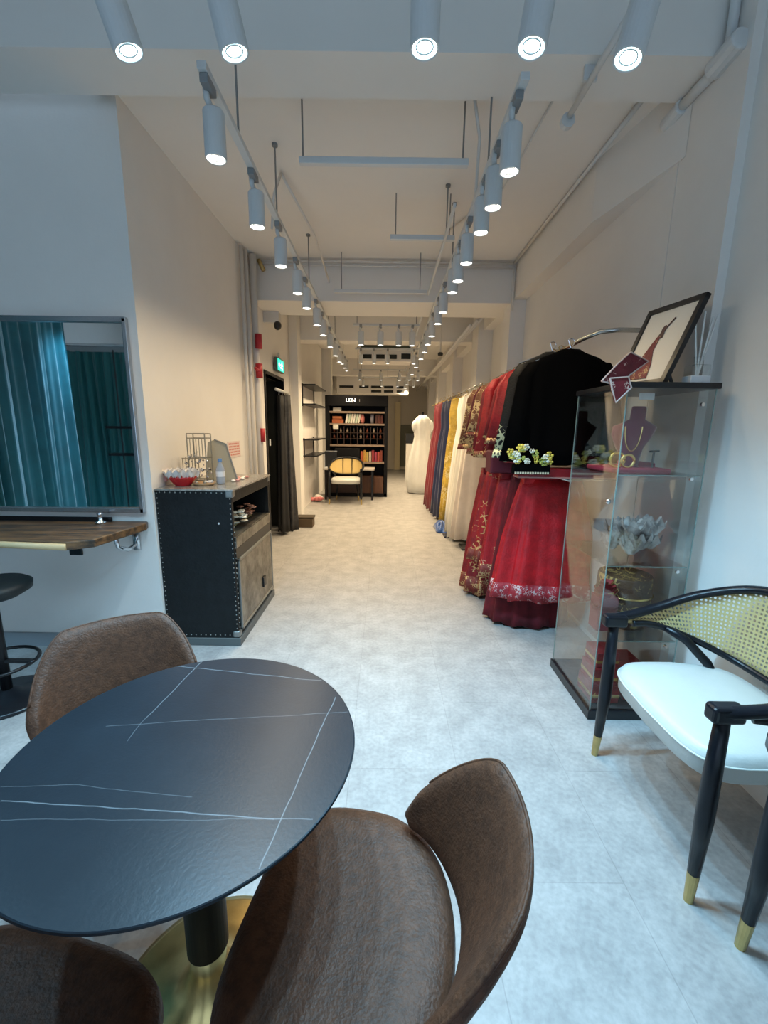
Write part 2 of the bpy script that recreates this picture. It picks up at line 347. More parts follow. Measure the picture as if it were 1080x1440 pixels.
# conduits and pipes
def pipe(pts, r, label, m=m_pipe, name='conduit', cat='pipe'):
    return tag(B().tube(pts, r, 8).build(name, m, smooth=True), label, cat)
pipe([(-1.40, 6.5, 0.9), (-1.40, 6.5, 3.1)], 0.007, 'thin painted conduit down the left wall past the doorway')
pipe([(1.30, 2.48, 3.10), (1.30, 4.78, 3.10)], 0.013, 'thick painted conduit along the right edge of the ceiling')
pipe([(0.85, 2.48, 3.105), (0.82, 3.4, 3.105), (0.52, 4.1, 3.105)], 0.006, 'thin painted conduit crossing the ceiling right of the right track')
pipe([(XL+0.1, 4.76, 3.09), (1.29, 4.76, 3.09)], 0.011, 'painted pipe across the aisle at the top of the first far beam')
pipe([(XL+0.1, 4.77, 3.055), (1.29, 4.77, 3.055)], 0.008, 'thinner painted pipe just beneath the pipe on the first far beam')
pipe([(1.31, 4.775, 3.09), (1.31, 4.775, 2.65)], 0.01, 'short vertical conduit at the right end of the first far beam')
# near conduits that wrap the near beam
t = thing('beam_conduit', 'fat white conduit with round joint box wrapping the near beam at the right wall', 'pipe', (1.42, 2.19, 3.02))
B().tube([(0.02, -0.03, 0.55), (0.02, -0.03, 0.03)], 0.02, 10).build('vertical_run', m_white, t, smooth=True)
B().tube([(0.02, -0.05, -0.02), (0.02, 0.28, -0.02)], 0.024, 10).build('underside_run', m_white, t, smooth=True)
B().tube([(0.02, -0.10, 0.0), (0.02, 0.06, -0.01)], 0.042, 12).build('joint_box', m_white, t, bevel=0.01)
B().tube([(0.02, 0.25, -0.02), (0.02, 0.38, -0.03)], 0.036, 12).build('end_joint', m_white, t, bevel=0.01)
t = thing('conduit_rod', 'white rod with open socket end slung beneath the near beam right of centre', 'pipe', (0.90, 1.75, 2.97))
B().tube([(0, 0, 0), (0, 0.72, 0)], 0.014, 10).build('rod', m_white, t, smooth=True)
B().lathe([(0.016, 0), (0.034, 0.0), (0.034, 0.03), (0.016, 0.03)], n=14).build('end_socket', m_white, t, loc=(0, 0.73, -0.01), rot=(R(-90), 0, 0))
box(-0.03, 0.03, 0.5, 0.515, 0.0, 0.06).build('bracket', m_white, t)
# hooked cables in ceiling near the tracks
pipe([(-0.72, 3.25, 3.1), (-0.76, 3.2, 2.95), (-0.77, 3.15, 2.72)], 0.009, 'grey flexible cable dropping to the left track', name='flexible_cable', cat='cable')
pipe([(-0.72, 3.25, 3.1), (-0.60, 3.9, 2.98), (-0.60, 5.0, 2.9)], 0.009, 'grey flexible cable looping along above the left track', name='flexible_cable', cat='cable')
pipe([(0.42, 2.5, 3.1), (0.50, 2.7, 3.0), (0.50, 2.75, 2.72)], 0.009, 'grey flexible cable dropping from the ceiling to the right track', name='flexible_cable', cat='cable')
# pipes down the right side
for i, (x, z) in enumerate(((1.10, 2.72), (1.02, 2.66), (1.16, 2.76))):
    pipe([(x, 5.5, z), (x, 14.5, z)], 0.022, '%s of three pale service pipes running high along the right wall' % ['uppermost', 'innermost', 'lowest'][i], name='service_pipe')
# fire riser on the left wall corner
for i, (y, r, x) in enumerate(((4.42, 0.018, XL+0.04), (4.52, 0.02, XL+0.05), (4.64, 0.036, XL+0.08), (4.76, 0.014, XL+0.03))):
    pipe([(x, y, 0), (x, y, 3.1)], r, 'painted vertical riser pipe on the left wall, %s of four' % ['nearest', 'second', 'thickest', 'farthest and thinnest'][i], name='riser_pipe')
v = thing('brass_valve', 'small brass valve at ceiling height by the riser pipes', 'valve', (XL+0.12, 4.74, 3.03))
B().tube([(0, -0.02, 0.05), (0.05, -0.03, -0.05)], 0.022, 8).build('body', m_brass, v, smooth=True)
for i, (z, y) in enumerate(((2.28, 4.60), (1.99, 4.58), (1.34, 4.62))):
    v = thing('red_pipe_valve', 'red fire valve on the thick riser pipe, %s' % ['topmost', 'middle and largest, with a handle', 'lowest and smallest'][i], 'valve', (XL+0.12, y, z))
    B().tube([(0, 0, -0.07), (0, 0, 0.07)], 0.035 if i < 2 else 0.025, 10).build('body', m_red, v, smooth=True)
    if i == 1: B().tube([(0.0, -0.02, 0), (-0.0, -0.13, 0.01)], 0.014, 8).build('handle', m_red, v, smooth=True)
# notice sticker: faint red print
nt_ = thing('wall_notice', 'small faint red printed notice stuck on the left wall above the trunk counter', 'notice', (XL+0.001, 4.05, 1.14))
box(0, 0.002, -0.16, 0.18, 0, 0.15).build('sheet', mat('pink_paper', (0.72, 0.60, 0.57), 0.7), nt_)
lb = B()
for i, z in enumerate((0.12, 0.095, 0.07, 0.045, 0.02)):
    y = -0.13
    while y < 0.14:
        l = random.uniform(0.02, 0.06); lb.box(0.002, 0.003, y, min(y+l, 0.15), z, z+0.014); y += l+0.012
lb.build('print', mat('red_print', (0.62, 0.25, 0.22), 0.7), nt_)

# exit sign
ex = thing('exit_sign', 'green emergency exit sign with white running figure above the doorway', 'sign', (-1.40, 5.78, 2.12))
box(0, 0.04, -0.17, 0.17, 0, 0.17).build('case', mat('exit_frame', (0.1, 0.14, 0.12), 0.5), ex, bevel=0.004)
box(0.04, 0.045, -0.155, 0.155, 0.015, 0.155).build('panel', mat('exit_green', (0.02, 0.45, 0.3), 0.5, emit=(0.03, 0.6, 0.42), estr=0.7), ex)
pg = B(); pg.blob((0.047, 0.05, 0.125), (0.003, 0.014, 0.014), 8)
for a, b in (((0.04, .105), (0.015, .07)), ((0.015, .07), (0.045, .05)), ((0.045, .05), (0.035, .025)), ((0.015, .07), (-0.02, .05)), ((-0.02, .05), (-0.045, .055)), ((0.038, .1), (0.065, .085)), ((0.038, .1), (0.0, .10)), ((-0.06, .085), (-0.12, .085)), ((-0.12, .085), (-0.095, .105)), ((-0.12, .085), (-0.095, .065))):
    pg.tube([(0.048, a[0], a[1]), (0.048, b[0], b[1])], 0.007, 6)
pg.build('running_figure', mat('exit_white', (0.9, 1, 0.97), 0.5, emit=(0.8, 1, 0.95), estr=0.9), ex)
B().tube([(0.02, 0, 0.17), (0.02, 0, 0.24)], 0.012, 6).build('bracket', m_white, ex)

# camera dome on the left
cc = thing('security_camera', 'black security camera on pale bracket high on the left beam', 'camera', (-1.30, 5.3, 2.53))
box(-0.12, 0.06, -0.05, 0.06, 0.08, 0.2).build('junction_box', m_pipe, cc, bevel=0.006)
B().blob((0.04, -0.03, 0.05), (0.045, 0.045, 0.05), 12).build('lens_dome', m_black, cc, smooth=True)
s = tag(B().lathe([(0.0, -0.02), (0.035, -0.015), (0.04, 0.01), (0.03, 0.03)], (0.80, 6.6, 2.50), 12).build('dome_camera', m_black, smooth=True), 'small black dome camera beside the far right spotlights', 'camera')
B().tube([(0.80, 6.6, 2.53), (0.80, 6.6, 3.11)], 0.01, 6).build('stem', m_pipe, s)

# ceiling vents / air conditioners
def vent_unit(x0, x1, y, zt, slots, label, under=True):
    t = thing('air_vent', label, 'air vent', (x0, y, zt))
    wv = x1-x0; zb_ = min(q[2] for q in slots)-0.04
    box(0, wv, 0, 0.45, zb_, 0.0).build('bulkhead', m_ceil, t, bevel=0.01)
    for (a, b, z0, z1) in slots:
        box(a, b, -0.012, 0.01, z0, z1).build('slot', m_dark, t, bevel=0.004)
    if under: box(0.02, wv-0.02, -0.02, 0.01, -0.385, -0.325).build('grille', mat('dark_green_grille', (0.06, 0.075, 0.055), 0.6), t)
vent_unit(-0.44, 0.435, 7.6, 3.12, [(0.05, 0.20, -0.54, -0.47), (0.275, 0.42, -0.54, -0.47), (0.495, 0.625, -0.54, -0.47), (0.70, 0.86, -0.54, -0.45)], 'long pale ceiling air vent with four dark slots over the aisle')
vent_unit(-1.30, 0.62, 11.8, 3.12, [(0.07, 0.45, -0.65, -0.59), (0.60, 0.85, -0.65, -0.59), (0.92, 1.19, -0.65, -0.59), (1.26, 1.51, -0.65, -0.59), (1.60, 1.81, -0.65, -0.59), (0.92, 1.19, -0.76, -0.70), (1.26, 1.51, -0.76, -0.70), (1.60, 1.81, -0.76, -0.70)], 'wide pale ceiling air vent with dark slots farthest down the aisle', under=False)

# ------------------------------------------------------------------ mirror wall
mr = thing('wall_mirror_panel', 'large silver framed wall mirror reflecting teal curtains', 'mirror', (-1.478, 2.585, 0.90))
box(-1.3, 0, -0.012, -0.003, 0.02, 1.10).build('mirror_glass', m_mirror, mr)
fb = B(); fb.box(-1.32, 0.01, -0.03, 0, 1.095, 1.125); fb.box(-1.32, 0.01, -0.03, 0, 0, 0.028); fb.box(-0.014, 0.012, -0.03, 0, 0.0, 1.12); fb.box(-1.32, -1.29, -0.03, 0, 0.0, 1.12)
fb.build('mirror_frame', mat('silver_frame', (0.5, 0.52, 0.55), 0.25, 0.9), mr, bevel=0.004)
# wooden shelf under the mirror
ws = thing('wall_shelf', 'live-edge wooden counter shelf under the mirror with a pale front edge', 'shelf', (-1.44, 2.58, 0.80))
wp = [(-1.9, 0), (-0.02, 0), (0.0, -0.06), (-0.06, -0.44), (-0.16, -0.50), (-0.5, -0.47), (-1.2, -0.44), (-1.9, -0.45)]
m_wood = mat('walnut_slab', (0.20, 0.105, 0.045), 0.45, col2=(0.035, 0.025, 0.018), vscale=4, stretch=(1.0, 7.0, 7.0))
B().prism([(a, b) for a, b in wp], 0.0, 0.045, 'z').build('slab', m_wood, ws, bevel=0.008)
eb = B().tube([(-1.9, -0.452, 0.018), (-1.2, -0.442, 0.018), (-0.5, -0.472, 0.018), (-0.165, -0.502, 0.018)], 0.018, 8)
eb.build('front_edge', mat('pale_sapwood', (0.62, 0.46, 0.25), 0.45), ws, smooth=True)
for x in (-0.10, -1.2):
    hb = B().tube([(x, -0.01, -0.10), (x, -0.10, -0.11), (x, -0.19, -0.07), (x, -0.21, 0.0)], 0.012, 8); hb.box(x-0.02, x+0.02, -0.012, 0.0, -0.14, 0.0)
    hb.build('bracket', m_chrome, ws, smooth=True)
pk = thing('mirror_ledge_hardware', 'chrome stand-off fitting on the black ledge at the foot of the mirror', 'bracket', (-1.70, 2.50, 0.845))
B().lathe([(0.03, 0), (0.03, 0.012), (0.012, 0.02), (0.012, 0.05), (0.018, 0.06), (0.0, 0.07)], n=16).build('post', m_chrome, pk, smooth=True)
tag(box(-2.9, -1.66, 2.545, 2.553, 0.846, 0.875).build('ledge_rail', m_blackm, bevel=0.003), 'thin black rail lying along the shelf at the foot of the mirror', 'rail')
tag(box(-1.97, -1.89, 2.572, 2.584, 0.62, 0.72).build('wall_socket', m_black, bevel=0.004), 'black socket plate on the wall under the wooden shelf', 'socket')

# bar stool
bs = thing('bar_stool', 'round black bar stool standing under the wooden shelf by the mirror', 'stool', (-1.97, 2.02, 0))
B().lathe([(0.001, 0), (0.20, 0.0), (0.205, 0.01), (0.19, 0.02), (0.06, 0.035), (0.03, 0.06)], n=40).build('base', m_black, bs, smooth=True)
B().lathe([(0.024, 0.03), (0.024, 0.58)], n=16).build('column', m_blackm, bs, smooth=True)
B().tube([(0.165*math.cos(a), 0.165*math.sin(a)-0.02, 0.22) for a in [2*PI*i/32 for i in range(33)]], 0.009, 8).build('foot_ring', m_blackm, bs, smooth=True)
box(-0.16, 0.16, -0.012, 0.012, 0.212, 0.228).build('ring_brace', m_blackm, bs)
B().lathe([(0.001, 0.565), (0.12, 0.57), (0.168, 0.60), (0.172, 0.63), (0.15, 0.645), (0.001, 0.64)], n=40).build('seat', mat('black_seat', (0.008, 0.012, 0.013), 0.55), bs, smooth=True)

# teal fitting-room curtains (seen in the mirror)
def curtain(x0, y0, x1, y1, z0, z1, n, amp, label, m):
    L = math.hypot(x1-x0, y1-y0); dx, dy = (x1-x0)/L, (y1-y0)/L
    random.seed(int(n*7)); ph = [random.uniform(-0.5, 0.5) for _ in range(n*3+2)]
    def fn(u, v):
        k = u*n; s_ = math.sin(2*PI*k + ph[int(k)]*1.5)*amp*(1+0.5*ph[int(k)]) + amp*0.35*math.sin(2*PI*k*2.3+1)
        s_ *= 0.6+0.5*(1-v)
        sl = (1-v)*0.05*math.sin(k*1.7)
        return (x0+dx*(u*L+sl)-dy*s_, y0+dy*(u*L+sl)+dx*s_, lerp(z0, z1, v))
    o = B().grid(n*14, 8, fn).build('curtain', m, smooth=True)
    return tag(o, label, 'curtain')
m_teal = mat('teal_velvet', (0.015, 0.20, 0.25), 0.4, col2=(0.01, 0.14, 0.18), vscale=3, sheen=0.6)
curtain(-2.75, 2.35, -2.95, 1.0, 0.02, 2.65, 9, 0.045, 'tall teal velvet curtain hanging nearest the mirror, seen reflected at its left', m_teal)
curtain(-4.3, -0.55, -2.9, -0.75, 0.02, 2.35, 13, 0.035, 'teal curtain under a steel rail, reflected at the right of the mirror', mat('teal_velvet_dull', (0.015, 0.17, 0.18), 0.5, sheen=0.4))
cr = thing('curtain_rail', 'steel curtain rail with rings, reflected at the top right of the mirror', 'rail', (-4.4, -0.6, 2.42))
B().tube([(0, 0, 0), (1.7, 0, 0)], 0.02, 8).build('tube', m_chrome, cr, smooth=True)
box(0, 1.7, -0.01, 0.01, -0.08, -0.02).build('header_band', mat('grey_header', (0.35, 0.38, 0.4), 0.5), cr)
B().tube([(0.1, 0, 0.3), (1.7, 0.4, 0.18)], 0.015, 8).build('stay', m_chrome, cr, smooth=True)
gr = thing('garment_rack', 'thin black metal rack reflected before the teal curtain', 'rack', (-3.25, -0.2, 0))
for x in (0, 0.22): B().tube([(x, 0, 0), (x, 0, 2.3)], 0.009, 6).build('post', m_blackm, gr)
for z in (1.05, 1.38): box(-0.15, 0.3, -0.06, 0.06, z, z+0.03).build('shelf', m_blackm, gr)

# ------------------------------------------------------------------ steamer-trunk counter
tr = thing('trunk_counter', 'black studded steamer trunk display counter standing against the left wall', 'counter', (-1.418, 2.60, 0))
W_, D_, H_ = 0.475, 0.88, 1.045
m_hide = mat('black_hide', (0.007, 0.009, 0.010), 0.5, var=0.4, vscale=14, bump=0.2, bscale=60, spec=0.3)
m_alu = mat('aged_aluminium', (0.33, 0.31, 0.27), 0.35, 0.85, col2=(0.13, 0.12, 0.1), vscale=9, bump=0.2, bscale=30)
box(0.005, W_+0.01, 0.0, D_+0.005, 0, 0.055).build('plinth', mat('grey_plinth', (0.10, 0.11, 0.11), 0.5), tr, bevel=0.004)
box(0.002, W_-0.004, 0.012, D_-0.01, 0.05, 0.72).build('body', m_hide, tr, bevel=0.006)
tb = B(); tb.box(0.002, W_-0.004, 0.012, 0.04, 0.72, H_-0.012); tb.box(0.002, W_-0.004, D_-0.04, D_-0.01, 0.72, H_-0.012); tb.box(0.002, 0.03, 0.012, D_-0.01, 0.72, H_-0.012)
tb.box(W_-0.03, W_-0.002, 0.012, D_-0.01, 0.96, H_-0.012)
tb.build('case_top', m_hide, tr, bevel=0.004)
sb_pts = []
for a in (0.012, W_-0.012):
    for i in range(30): sb_pts.append((a, 0.006, 0.09+i*0.032))
for z in (0.075, H_-0.022):
    for i in range(14): sb_pts.append((0.03+i*0.032, 0.006, z))
for y in (0.02,):
    for i in range(22): sb_pts.append((W_+0.001, y, 0.09+i*0.034))
stud = B().blob((0, 0, 0), 0.0042, 8).build('nail_stud', mat('pewter', (0.3, 0.31, 0.3), 0.4, 0.9), tr, smooth=True, loc=sb_pts[0])
for q in sb_pts[1:]:
    c = stud.copy(); c.location = q; c.parent = tr; COL.objects.link(c)
box(0.002, W_-0.004, 0.006, 0.016, 0.05, H_-0.012).build('side_panel', m_hide, tr, bevel=0.002)
cb = B()
for y in (0.0, D_-0.06):
    for z in (0.055, H_-0.055): cb.box(W_-0.045, W_+0.006, y+0.002, y+0.058, z, z+0.05)
cb.build('corner_guards', mat('pewter'  , (0.45, 0.46, 0.45)), tr, bevel=0.014)
box(0, W_+0.01, 0.0, D_, H_-0.012, H_).build('countertop', mat('silver_speckled_top', (0.50, 0.49, 0.46), 0.25, 0.5, col2=(0.25, 0.23, 0.2), vscale=25), tr, bevel=0.003)
box(0.03, W_-0.006, 0.04, D_-0.04, 0.72, 0.735).build('display_shelf', m_alu, tr)
db = B(); db.box(W_-0.006, W_+0.006, 0.03, D_-0.04, 0.66, 0.73)
db.build('drawer_front', m_alu, tr, bevel=0.003)
box(W_-0.006, W_+0.001, 0.03, D_-0.04, 0.575, 0.655).build('drawer_band', mat('black_band', (0.01, 0.01, 0.01), 0.4), tr)  # dark band of the drawer, under the metal front
dp = box(W_-0.006, W_+0.008, 0.07, D_-0.05, 0.11, 0.565).build('door', m_alu, tr, bevel=0.01)
fr2 = B()
for (a, b, c, d) in ((0.05, 0.07, 0.09, 0.585), (D_-0.05, D_-0.03, 0.09, 0.585)): fr2.box(W_-0.004, W_+0.012, a, b, c, d)
fr2.box(W_-0.004, W_+0.012, 0.05, D_-0.03, 0.565, 0.585); fr2.box(W_-0.004, W_+0.012, 0.05, D_-0.03, 0.09, 0.11)
fr2.build('door_trim', mat('pewter', (0.45, 0.46, 0.45)), dp, bevel=0.004)
lk = box(W_+0.008, W_+0.02, D_*0.62, D_*0.70, 0.20, 0.28).build('latch', m_blackm, dp, bevel=0.006)
B().blob((W_-0.09, 0.006, 0.83), (0.009, 0.006, 0.009), 8).build('lock', m_chrome, tr, smooth=True)
# flowers behind the display glass
for i, (y, n, c, l) in enumerate(((2.92, 22, (0.8, 0.74, 0.6), 'cream fabric flower spray inside the trunk counter, nearer one'), (3.20, 16, (0.42, 0.2, 0.13), 'brown fabric flower spray inside the trunk counter, farther one'))):
    t = thing('flower_spray', l, 'flowers', (-1.04, y, 0.735))
    random.seed(i+3)
    for k in range(n):
        a = random.uniform(0, 6.28); r = random.uniform(0, 0.09); z = random.uniform(0.02, 0.12)
        pb = B()
        for q in range(5):
            aa = q*1.257+a; cx, cy_ = r*math.cos(a)*0.8, r*math.sin(a)*1.3
            pb.blob((cx+0.014*math.cos(aa), cy_+0.014*math.sin(aa), z), (0.014, 0.012, 0.006), 6)
        pb.build('blossom', mat('petal%d' % i, c, 0.6, var=0.2), t, smooth=True)
    B().tube([(0, -0.08, 0.01), (0.02, 0, 0.03), (0, 0.08, 0.01)], 0.006, 6).build('stem', mat('stem', (0.15, 0.13, 0.05), 0.6), t)

# things on the trunk
TT = 1.046
bw = thing('ruffled_bowl', 'red bowl filled with white lace ruffles on the near end of the trunk', 'bowl', (-1.31, 2.76, TT))
B().lathe([(0.045, 0), (0.05, 0.005), (0.085, 0.05), (0.092, 0.06), (0.085, 0.058), (0.05, 0.012)], n=24, cap=True).build('bowl', mat('red_lacquer', (0.5, 0.01, 0.02), 0.3), bw, smooth=True)
random.seed(5)
for k in range(9):
    a = k*0.7
    B().grid(22, 3, lambda u, v: (0.07*math.cos(a)+(0.03+0.016*v)*math.cos(u*6.28)*(1+0.25*math.sin(u*40)), 0.06*math.sin(a)+(0.03+0.016*v)*math.sin(u*6.28)*(1+0.25*math.sin(u*40)), 0.065+0.035*v+0.012*math.sin(u*44+k))).build('lace_ruffle', mat('white_lace', (0.8, 0.76, 0.72), 0.7), bw, smooth=True)
B().tube([(-0.10, -0.01, 0.03), (-0.125, -0.01, 0.07), (-0.09, 0, 0.10)], 0.012, 8).build('bow', mat('pale_pink_lace', (0.75, 0.42, 0.42), 0.6), bw, smooth=True)
cg = thing('wire_jewellery_stand', 'tall silver wire jewellery cage hung with crystals on the trunk', 'jewellery stand', (-1.26, 2.93, TT))
m_wire = mat('dull_silver_wire', (0.36, 0.34, 0.28), 0.4, 0.7)
wb = B()
for (x, y) in ((-0.06, -0.05), (0.06, -0.05), (-0.06, 0.05), (0.06, 0.05)): wb.tube([(x, y, 0), (x, y, 0.33)], 0.004, 6)
for z in (0.33, 0.30, 0.17, 0.02):
    wb.tube([(-0.06, -0.05, z), (0.06, -0.05, z), (0.06, 0.05, z), (-0.06, 0.05, z), (-0.06, -0.05, z)], 0.004, 6)
for i in range(5): wb.tube([(-0.04+i*0.02, -0.05, 0.30), (-0.04+i*0.02, -0.05, 0.17)], 0.0025, 5)
wb.build('wire_frame', m_wire, cg)
random.seed(11)
gb = B()
for i in range(46): gb.blob((random.uniform(-0.07, 0.09), random.uniform(-0.07, -0.03), random.uniform(0.02, 0.20)*random.uniform(0.5, 1)), random.uniform(0.004, 0.011), 5)
gb.build('hanging_crystals', mat('crystal', (0.8, 0.78, 0.74), 0.15, 0.5, col2=(0.05, 0.04, 0.05), vscale=60), cg, smooth=True)
c2 = thing('wire_card_rack', 'low faded wire rack behind the ruffled bowl on the trunk', 'rack', (-1.375, 2.98, TT))
wb = B()
for i in range(6): wb.tube([(-0.03+i*0.022, 0, 0), (-0.03+i*0.022, 0, 0.16+0.01*i)], 0.003, 5)
for z in (0.03, 0.16): wb.tube([(-0.035, 0, z), (0.085, 0, z)], 0.003, 5)
wb.build('wire_frame', m_wire, c2)
fn_ = thing('tilted_display_board', 'beige slanted display board standing behind the crystals on the trunk', 'display board', (-1.17, 3.02, TT))
B().prism([(-0.10, 0.0), (0.13, 0.0), (0.06, 0.26), (-0.02, 0.29), (-0.07, 0.27)], 0, 0.012, 'y').build('board', mat('beige_linen', (0.50, 0.44, 0.32), 0.7), fn_, bevel=0.003)
B().tube([(0.13, -0.004, 0.0), (0.06, -0.004, 0.26), (-0.02, -0.004, 0.29)], 0.005, 6).build('edge_piping', mat('grey_trim', (0.25, 0.25, 0.24), 0.5), fn_)
bt = thing('water_bottle', 'small clear water bottle with blue cap on the trunk', 'bottle', (-1.10, 2.86, TT))
B().lathe([(0.026, 0), (0.029, 0.01), (0.029, 0.10), (0.012, 0.14), (0.012, 0.15)], n=16).build('body', mat('pale_plastic', (0.55, 0.6, 0.68), 0.15, trans=0.5), bt, smooth=True)
B().lathe([(0.014, 0.15), (0.014, 0.17)], n=12).build('cap', mat('blue_cap', (0.12, 0.25, 0.5), 0.4), bt)
B().lathe([(0.0295, 0.05), (0.0295, 0.085)], n=16, cap=False).build('label_wrap', mat('label_white', (0.7, 0.7, 0.72), 0.5), bt)
ty = thing('trinket_tray', 'shallow wooden tray of trinkets before the wire stand', 'tray', (-1.19, 2.80, TT))
B().lathe([(0.06, 0), (0.075, 0.018), (0.07, 0.018), (0.055, 0.004)], n=18).build('dish', mat('tan_wood', (0.4, 0.25, 0.13), 0.5), ty, smooth=True)
random.seed(2)
for i in range(5): B().blob((random.uniform(-0.04, 0.04), random.uniform(-0.04, 0.04), 0.018), (0.014, 0.012, 0.01), 6).build('trinket', m_wire if i % 2 else MATS['white_lace'], ty, smooth=True)
rb_ = thing('hair_ornament', 'pink and white beaded hair ornament lying on the middle of the trunk top', 'ornament', (-1.06, 3.10, TT))
for i in range(8): B().blob((0.02*math.sin(i*2.1), -0.12+i*0.035, 0.008), (0.018, 0.018, 0.009), 6).build('bead_flower', mat('pink_bead' if i % 2 else 'white_bead', (0.6, 0.3, 0.28) if i % 2 else (0.8, 0.76, 0.7), 0.4), rb_, smooth=True)

# ------------------------------------------------------------------ doorway curtain, box, litter by the left wall
def drape(name, cx, cy, zt, zb, wt, wb, d, folds, m, label, cat, hem=0.02, group=None, amp=0.25, seed=1):
    random.seed(seed); ph = random.uniform(0, 6)
    rings = []
    N = 64
    for i in range(13):
        t = i/12; z = lerp(zt, zb, t); wx = lerp(wt, wb, t**1.2); dd = lerp(d*0.5, d, t)
        r = []
        for j in range(N):
            a = 2*PI*j/N; k = 1+amp*(0.3+t)*math.sin(folds*a+ph+1.5*t)*0.6
            r.append((cx+wx*math.cos(a)*k, cy+dd*math.sin(a)*k, z + (hem*math.sin(folds*a*2) if i == 12 else 0)))
        rings.append(r)
    return tag(B().loft(rings).build(name, m, smooth=True), label, cat, group)
drape('long_gown', -1.33, 5.92, 1.85, 0.02, 0.05, 0.11, 0.16, 7, mat('charcoal_cloth', (0.045, 0.045, 0.05), 0.7, col2=(0.02, 0.02, 0.022), vscale=12), 'long charcoal gown hanging in the doorway on the left', 'gown')
drape('long_gown', -1.34, 5.62, 1.82, 0.06, 0.04, 0.07, 0.10, 5, mat('black_cloth', (0.012, 0.012, 0.013), 0.7), 'long black gown hanging just in front of the charcoal gown in the doorway', 'gown', seed=4)
hr = thing('hanging_bar', 'short white bar with hooks in the doorway holding the dark gowns', 'rail', (-1.34, 5.4, 1.88))
B().tube([(0, 0, 0), (0, 0.65, 0)], 0.02, 8).build('bar', m_white, hr, smooth=True)
for i in range(3): B().tube([(0, 0.15+i*0.18, 0), (0.0, 0.15+i*0.18, -0.06)], 0.006, 6).build('hook', m_chrome, hr)
bx = thing('cardboard_box', 'brown box on the floor past the doorway', 'box', (-1.16, 6.12, 0))
box(-0.13, 0.13, -0.1, 0.1, 0, 0.12).build('body', mat('brown_card', (0.10, 0.065, 0.035), 0.7), bx, bevel=0.004)
box(-0.11, 0.14, -0.09, 0.11, 0.12, 0.15).build('lid', mat('dark_card', (0.05, 0.035, 0.02), 0.7), bx, bevel=0.004)
lt = thing('wrapping_pile', 'crumpled white and pink wrapping on the floor beside the black shelving', 'wrapping', (-1.33, 8.30, 0))
random.seed(9)
for i in range(7): B().blob((random.uniform(-0.1, 0.12), random.uniform(-0.12, 0.12), 0.04+random.uniform(0, 0.06)), (0.07, 0.06, 0.04), 7).build('crumple', mat('wrap_%d' % (i % 2), ((0.8, 0.75, 0.7), (0.65, 0.2, 0.2))[i % 2], 0.6), lt)

# black metal bracket shelves on the left wall
for i, (y0, y1, z) in enumerate(((7.45, 8.75, 2.12), (7.45, 8.75, 1.80), (7.5, 8.6, 1.20), (7.5, 8.6, 0.92))):
    t = thing('wall_bracket_shelf', 'thin black metal shelf on the left wall, %s of four' % ['topmost', 'second from top', 'third from top', 'lowest'][i], 'shelf', (XL, y0, z))
    box(0, 0.24, 0, y1-y0, 0, 0.022).build('board', m_blackm, t)
    for y in (0.05, y1-y0-0.05): box(0.0, 0.02, y-0.012, y+0.012, -0.02, 0.30 if i % 2 == 1 else 0.04).build('bracket', m_blackm, t)

# ------------------------------------------------------------------ black shelving unit with sign and desk
SY = 8.9
m_shf = mat('shelf_board_taupe', (0.27, 0.2, 0.15), 0.5)
m_brn = mat('dark_brown_ply', (0.045, 0.022, 0.014), 0.5)
su = thing('shelving_unit', 'tall black shelving unit with white lettering facing down the aisle', 'shelving', (-1.22, SY, 0))
ub = B(); ub.box(0, 0.09, 0, 0.4, 0, 2.07); ub.box(1.21, 1.28, 0, 0.4, 0, 2.07); ub.box(0, 1.28, 0, 0.4, 2.0, 2.07); ub.box(0, 1.28, 0, 0.4, 0, 0.08); ub.box(0.09, 1.21, 0.38, 0.4, 0.08, 2.0)
ub.build('frame', m_lam, su, bevel=0.004)
box(0.03, 1.26, -0.02, 0.0, 1.86, 2.07).build('header_panel', m_lam, su, bevel=0.004)
for z in (1.72, 1.48, 1.05, 0.70):
    box(0.09, 1.21, 0.0, 0.38, z, z+0.035).build('shelf_board', m_shf, su)
gb = B()
for i in range(9): gb.box(0.10+i*0.137, 0.11+i*0.137, 0.02, 0.38, 1.085, 1.45)
for z in (1.2, 1.32): gb.box(0.09, 1.21, 0.02, 0.38, z, z+0.008)
gb.build('cubby_grid', m_brn, su)
box(0.75, 1.2, 0.01, 0.36, 0.08, 0.42).build('cupboard_door', mat('walnut_front', (0.13, 0.055, 0.028), 0.5, var=0.4, vscale=5, stretch=(9, 9, 1)), su, bevel=0.004)
box(0.10, 0.70, 0.01, 0.36, 0.08, 0.42).build('cupboard_door', m_brn, su, bevel=0.004)
def text(body, size, loc, m, parent, name='lettering', rot=(R(90), 0, 0)):
    cu = bpy.data.curves.new(name, 'FONT'); cu.body = body; cu.size = size; cu.extrude = 0.003; cu.align_x = 'LEFT'
    o = bpy.data.objects.new(name, cu); COL.objects.link(o); o.parent = parent; o.location = loc; o.rotation_euler = rot
    cu.materials.append(m); bpy.context.view_layer.update()
    me = bpy.data.meshes.new_from_object(o.evaluated_get(bpy.context.evaluated_depsgraph_get())); o2 = bpy.data.objects.new(name, me); COL.objects.link(o2)
    o2.parent = parent; o2.location = loc; o2.rotation_euler = rot; bpy.data.objects.remove(o); o2.name = name; return o2
m_let = mat('white_letters', (0.9, 0.9, 0.88), 0.5, emit=(1, 1, 0.95), estr=0.6)
text('LEN', 0.115, (0.42, -0.024, 1.935), m_let, su)
text('I', 0.08, (0.69, -0.024, 1.94), mat('grey_letters', (0.35, 0.35, 0.35), 0.5), su)
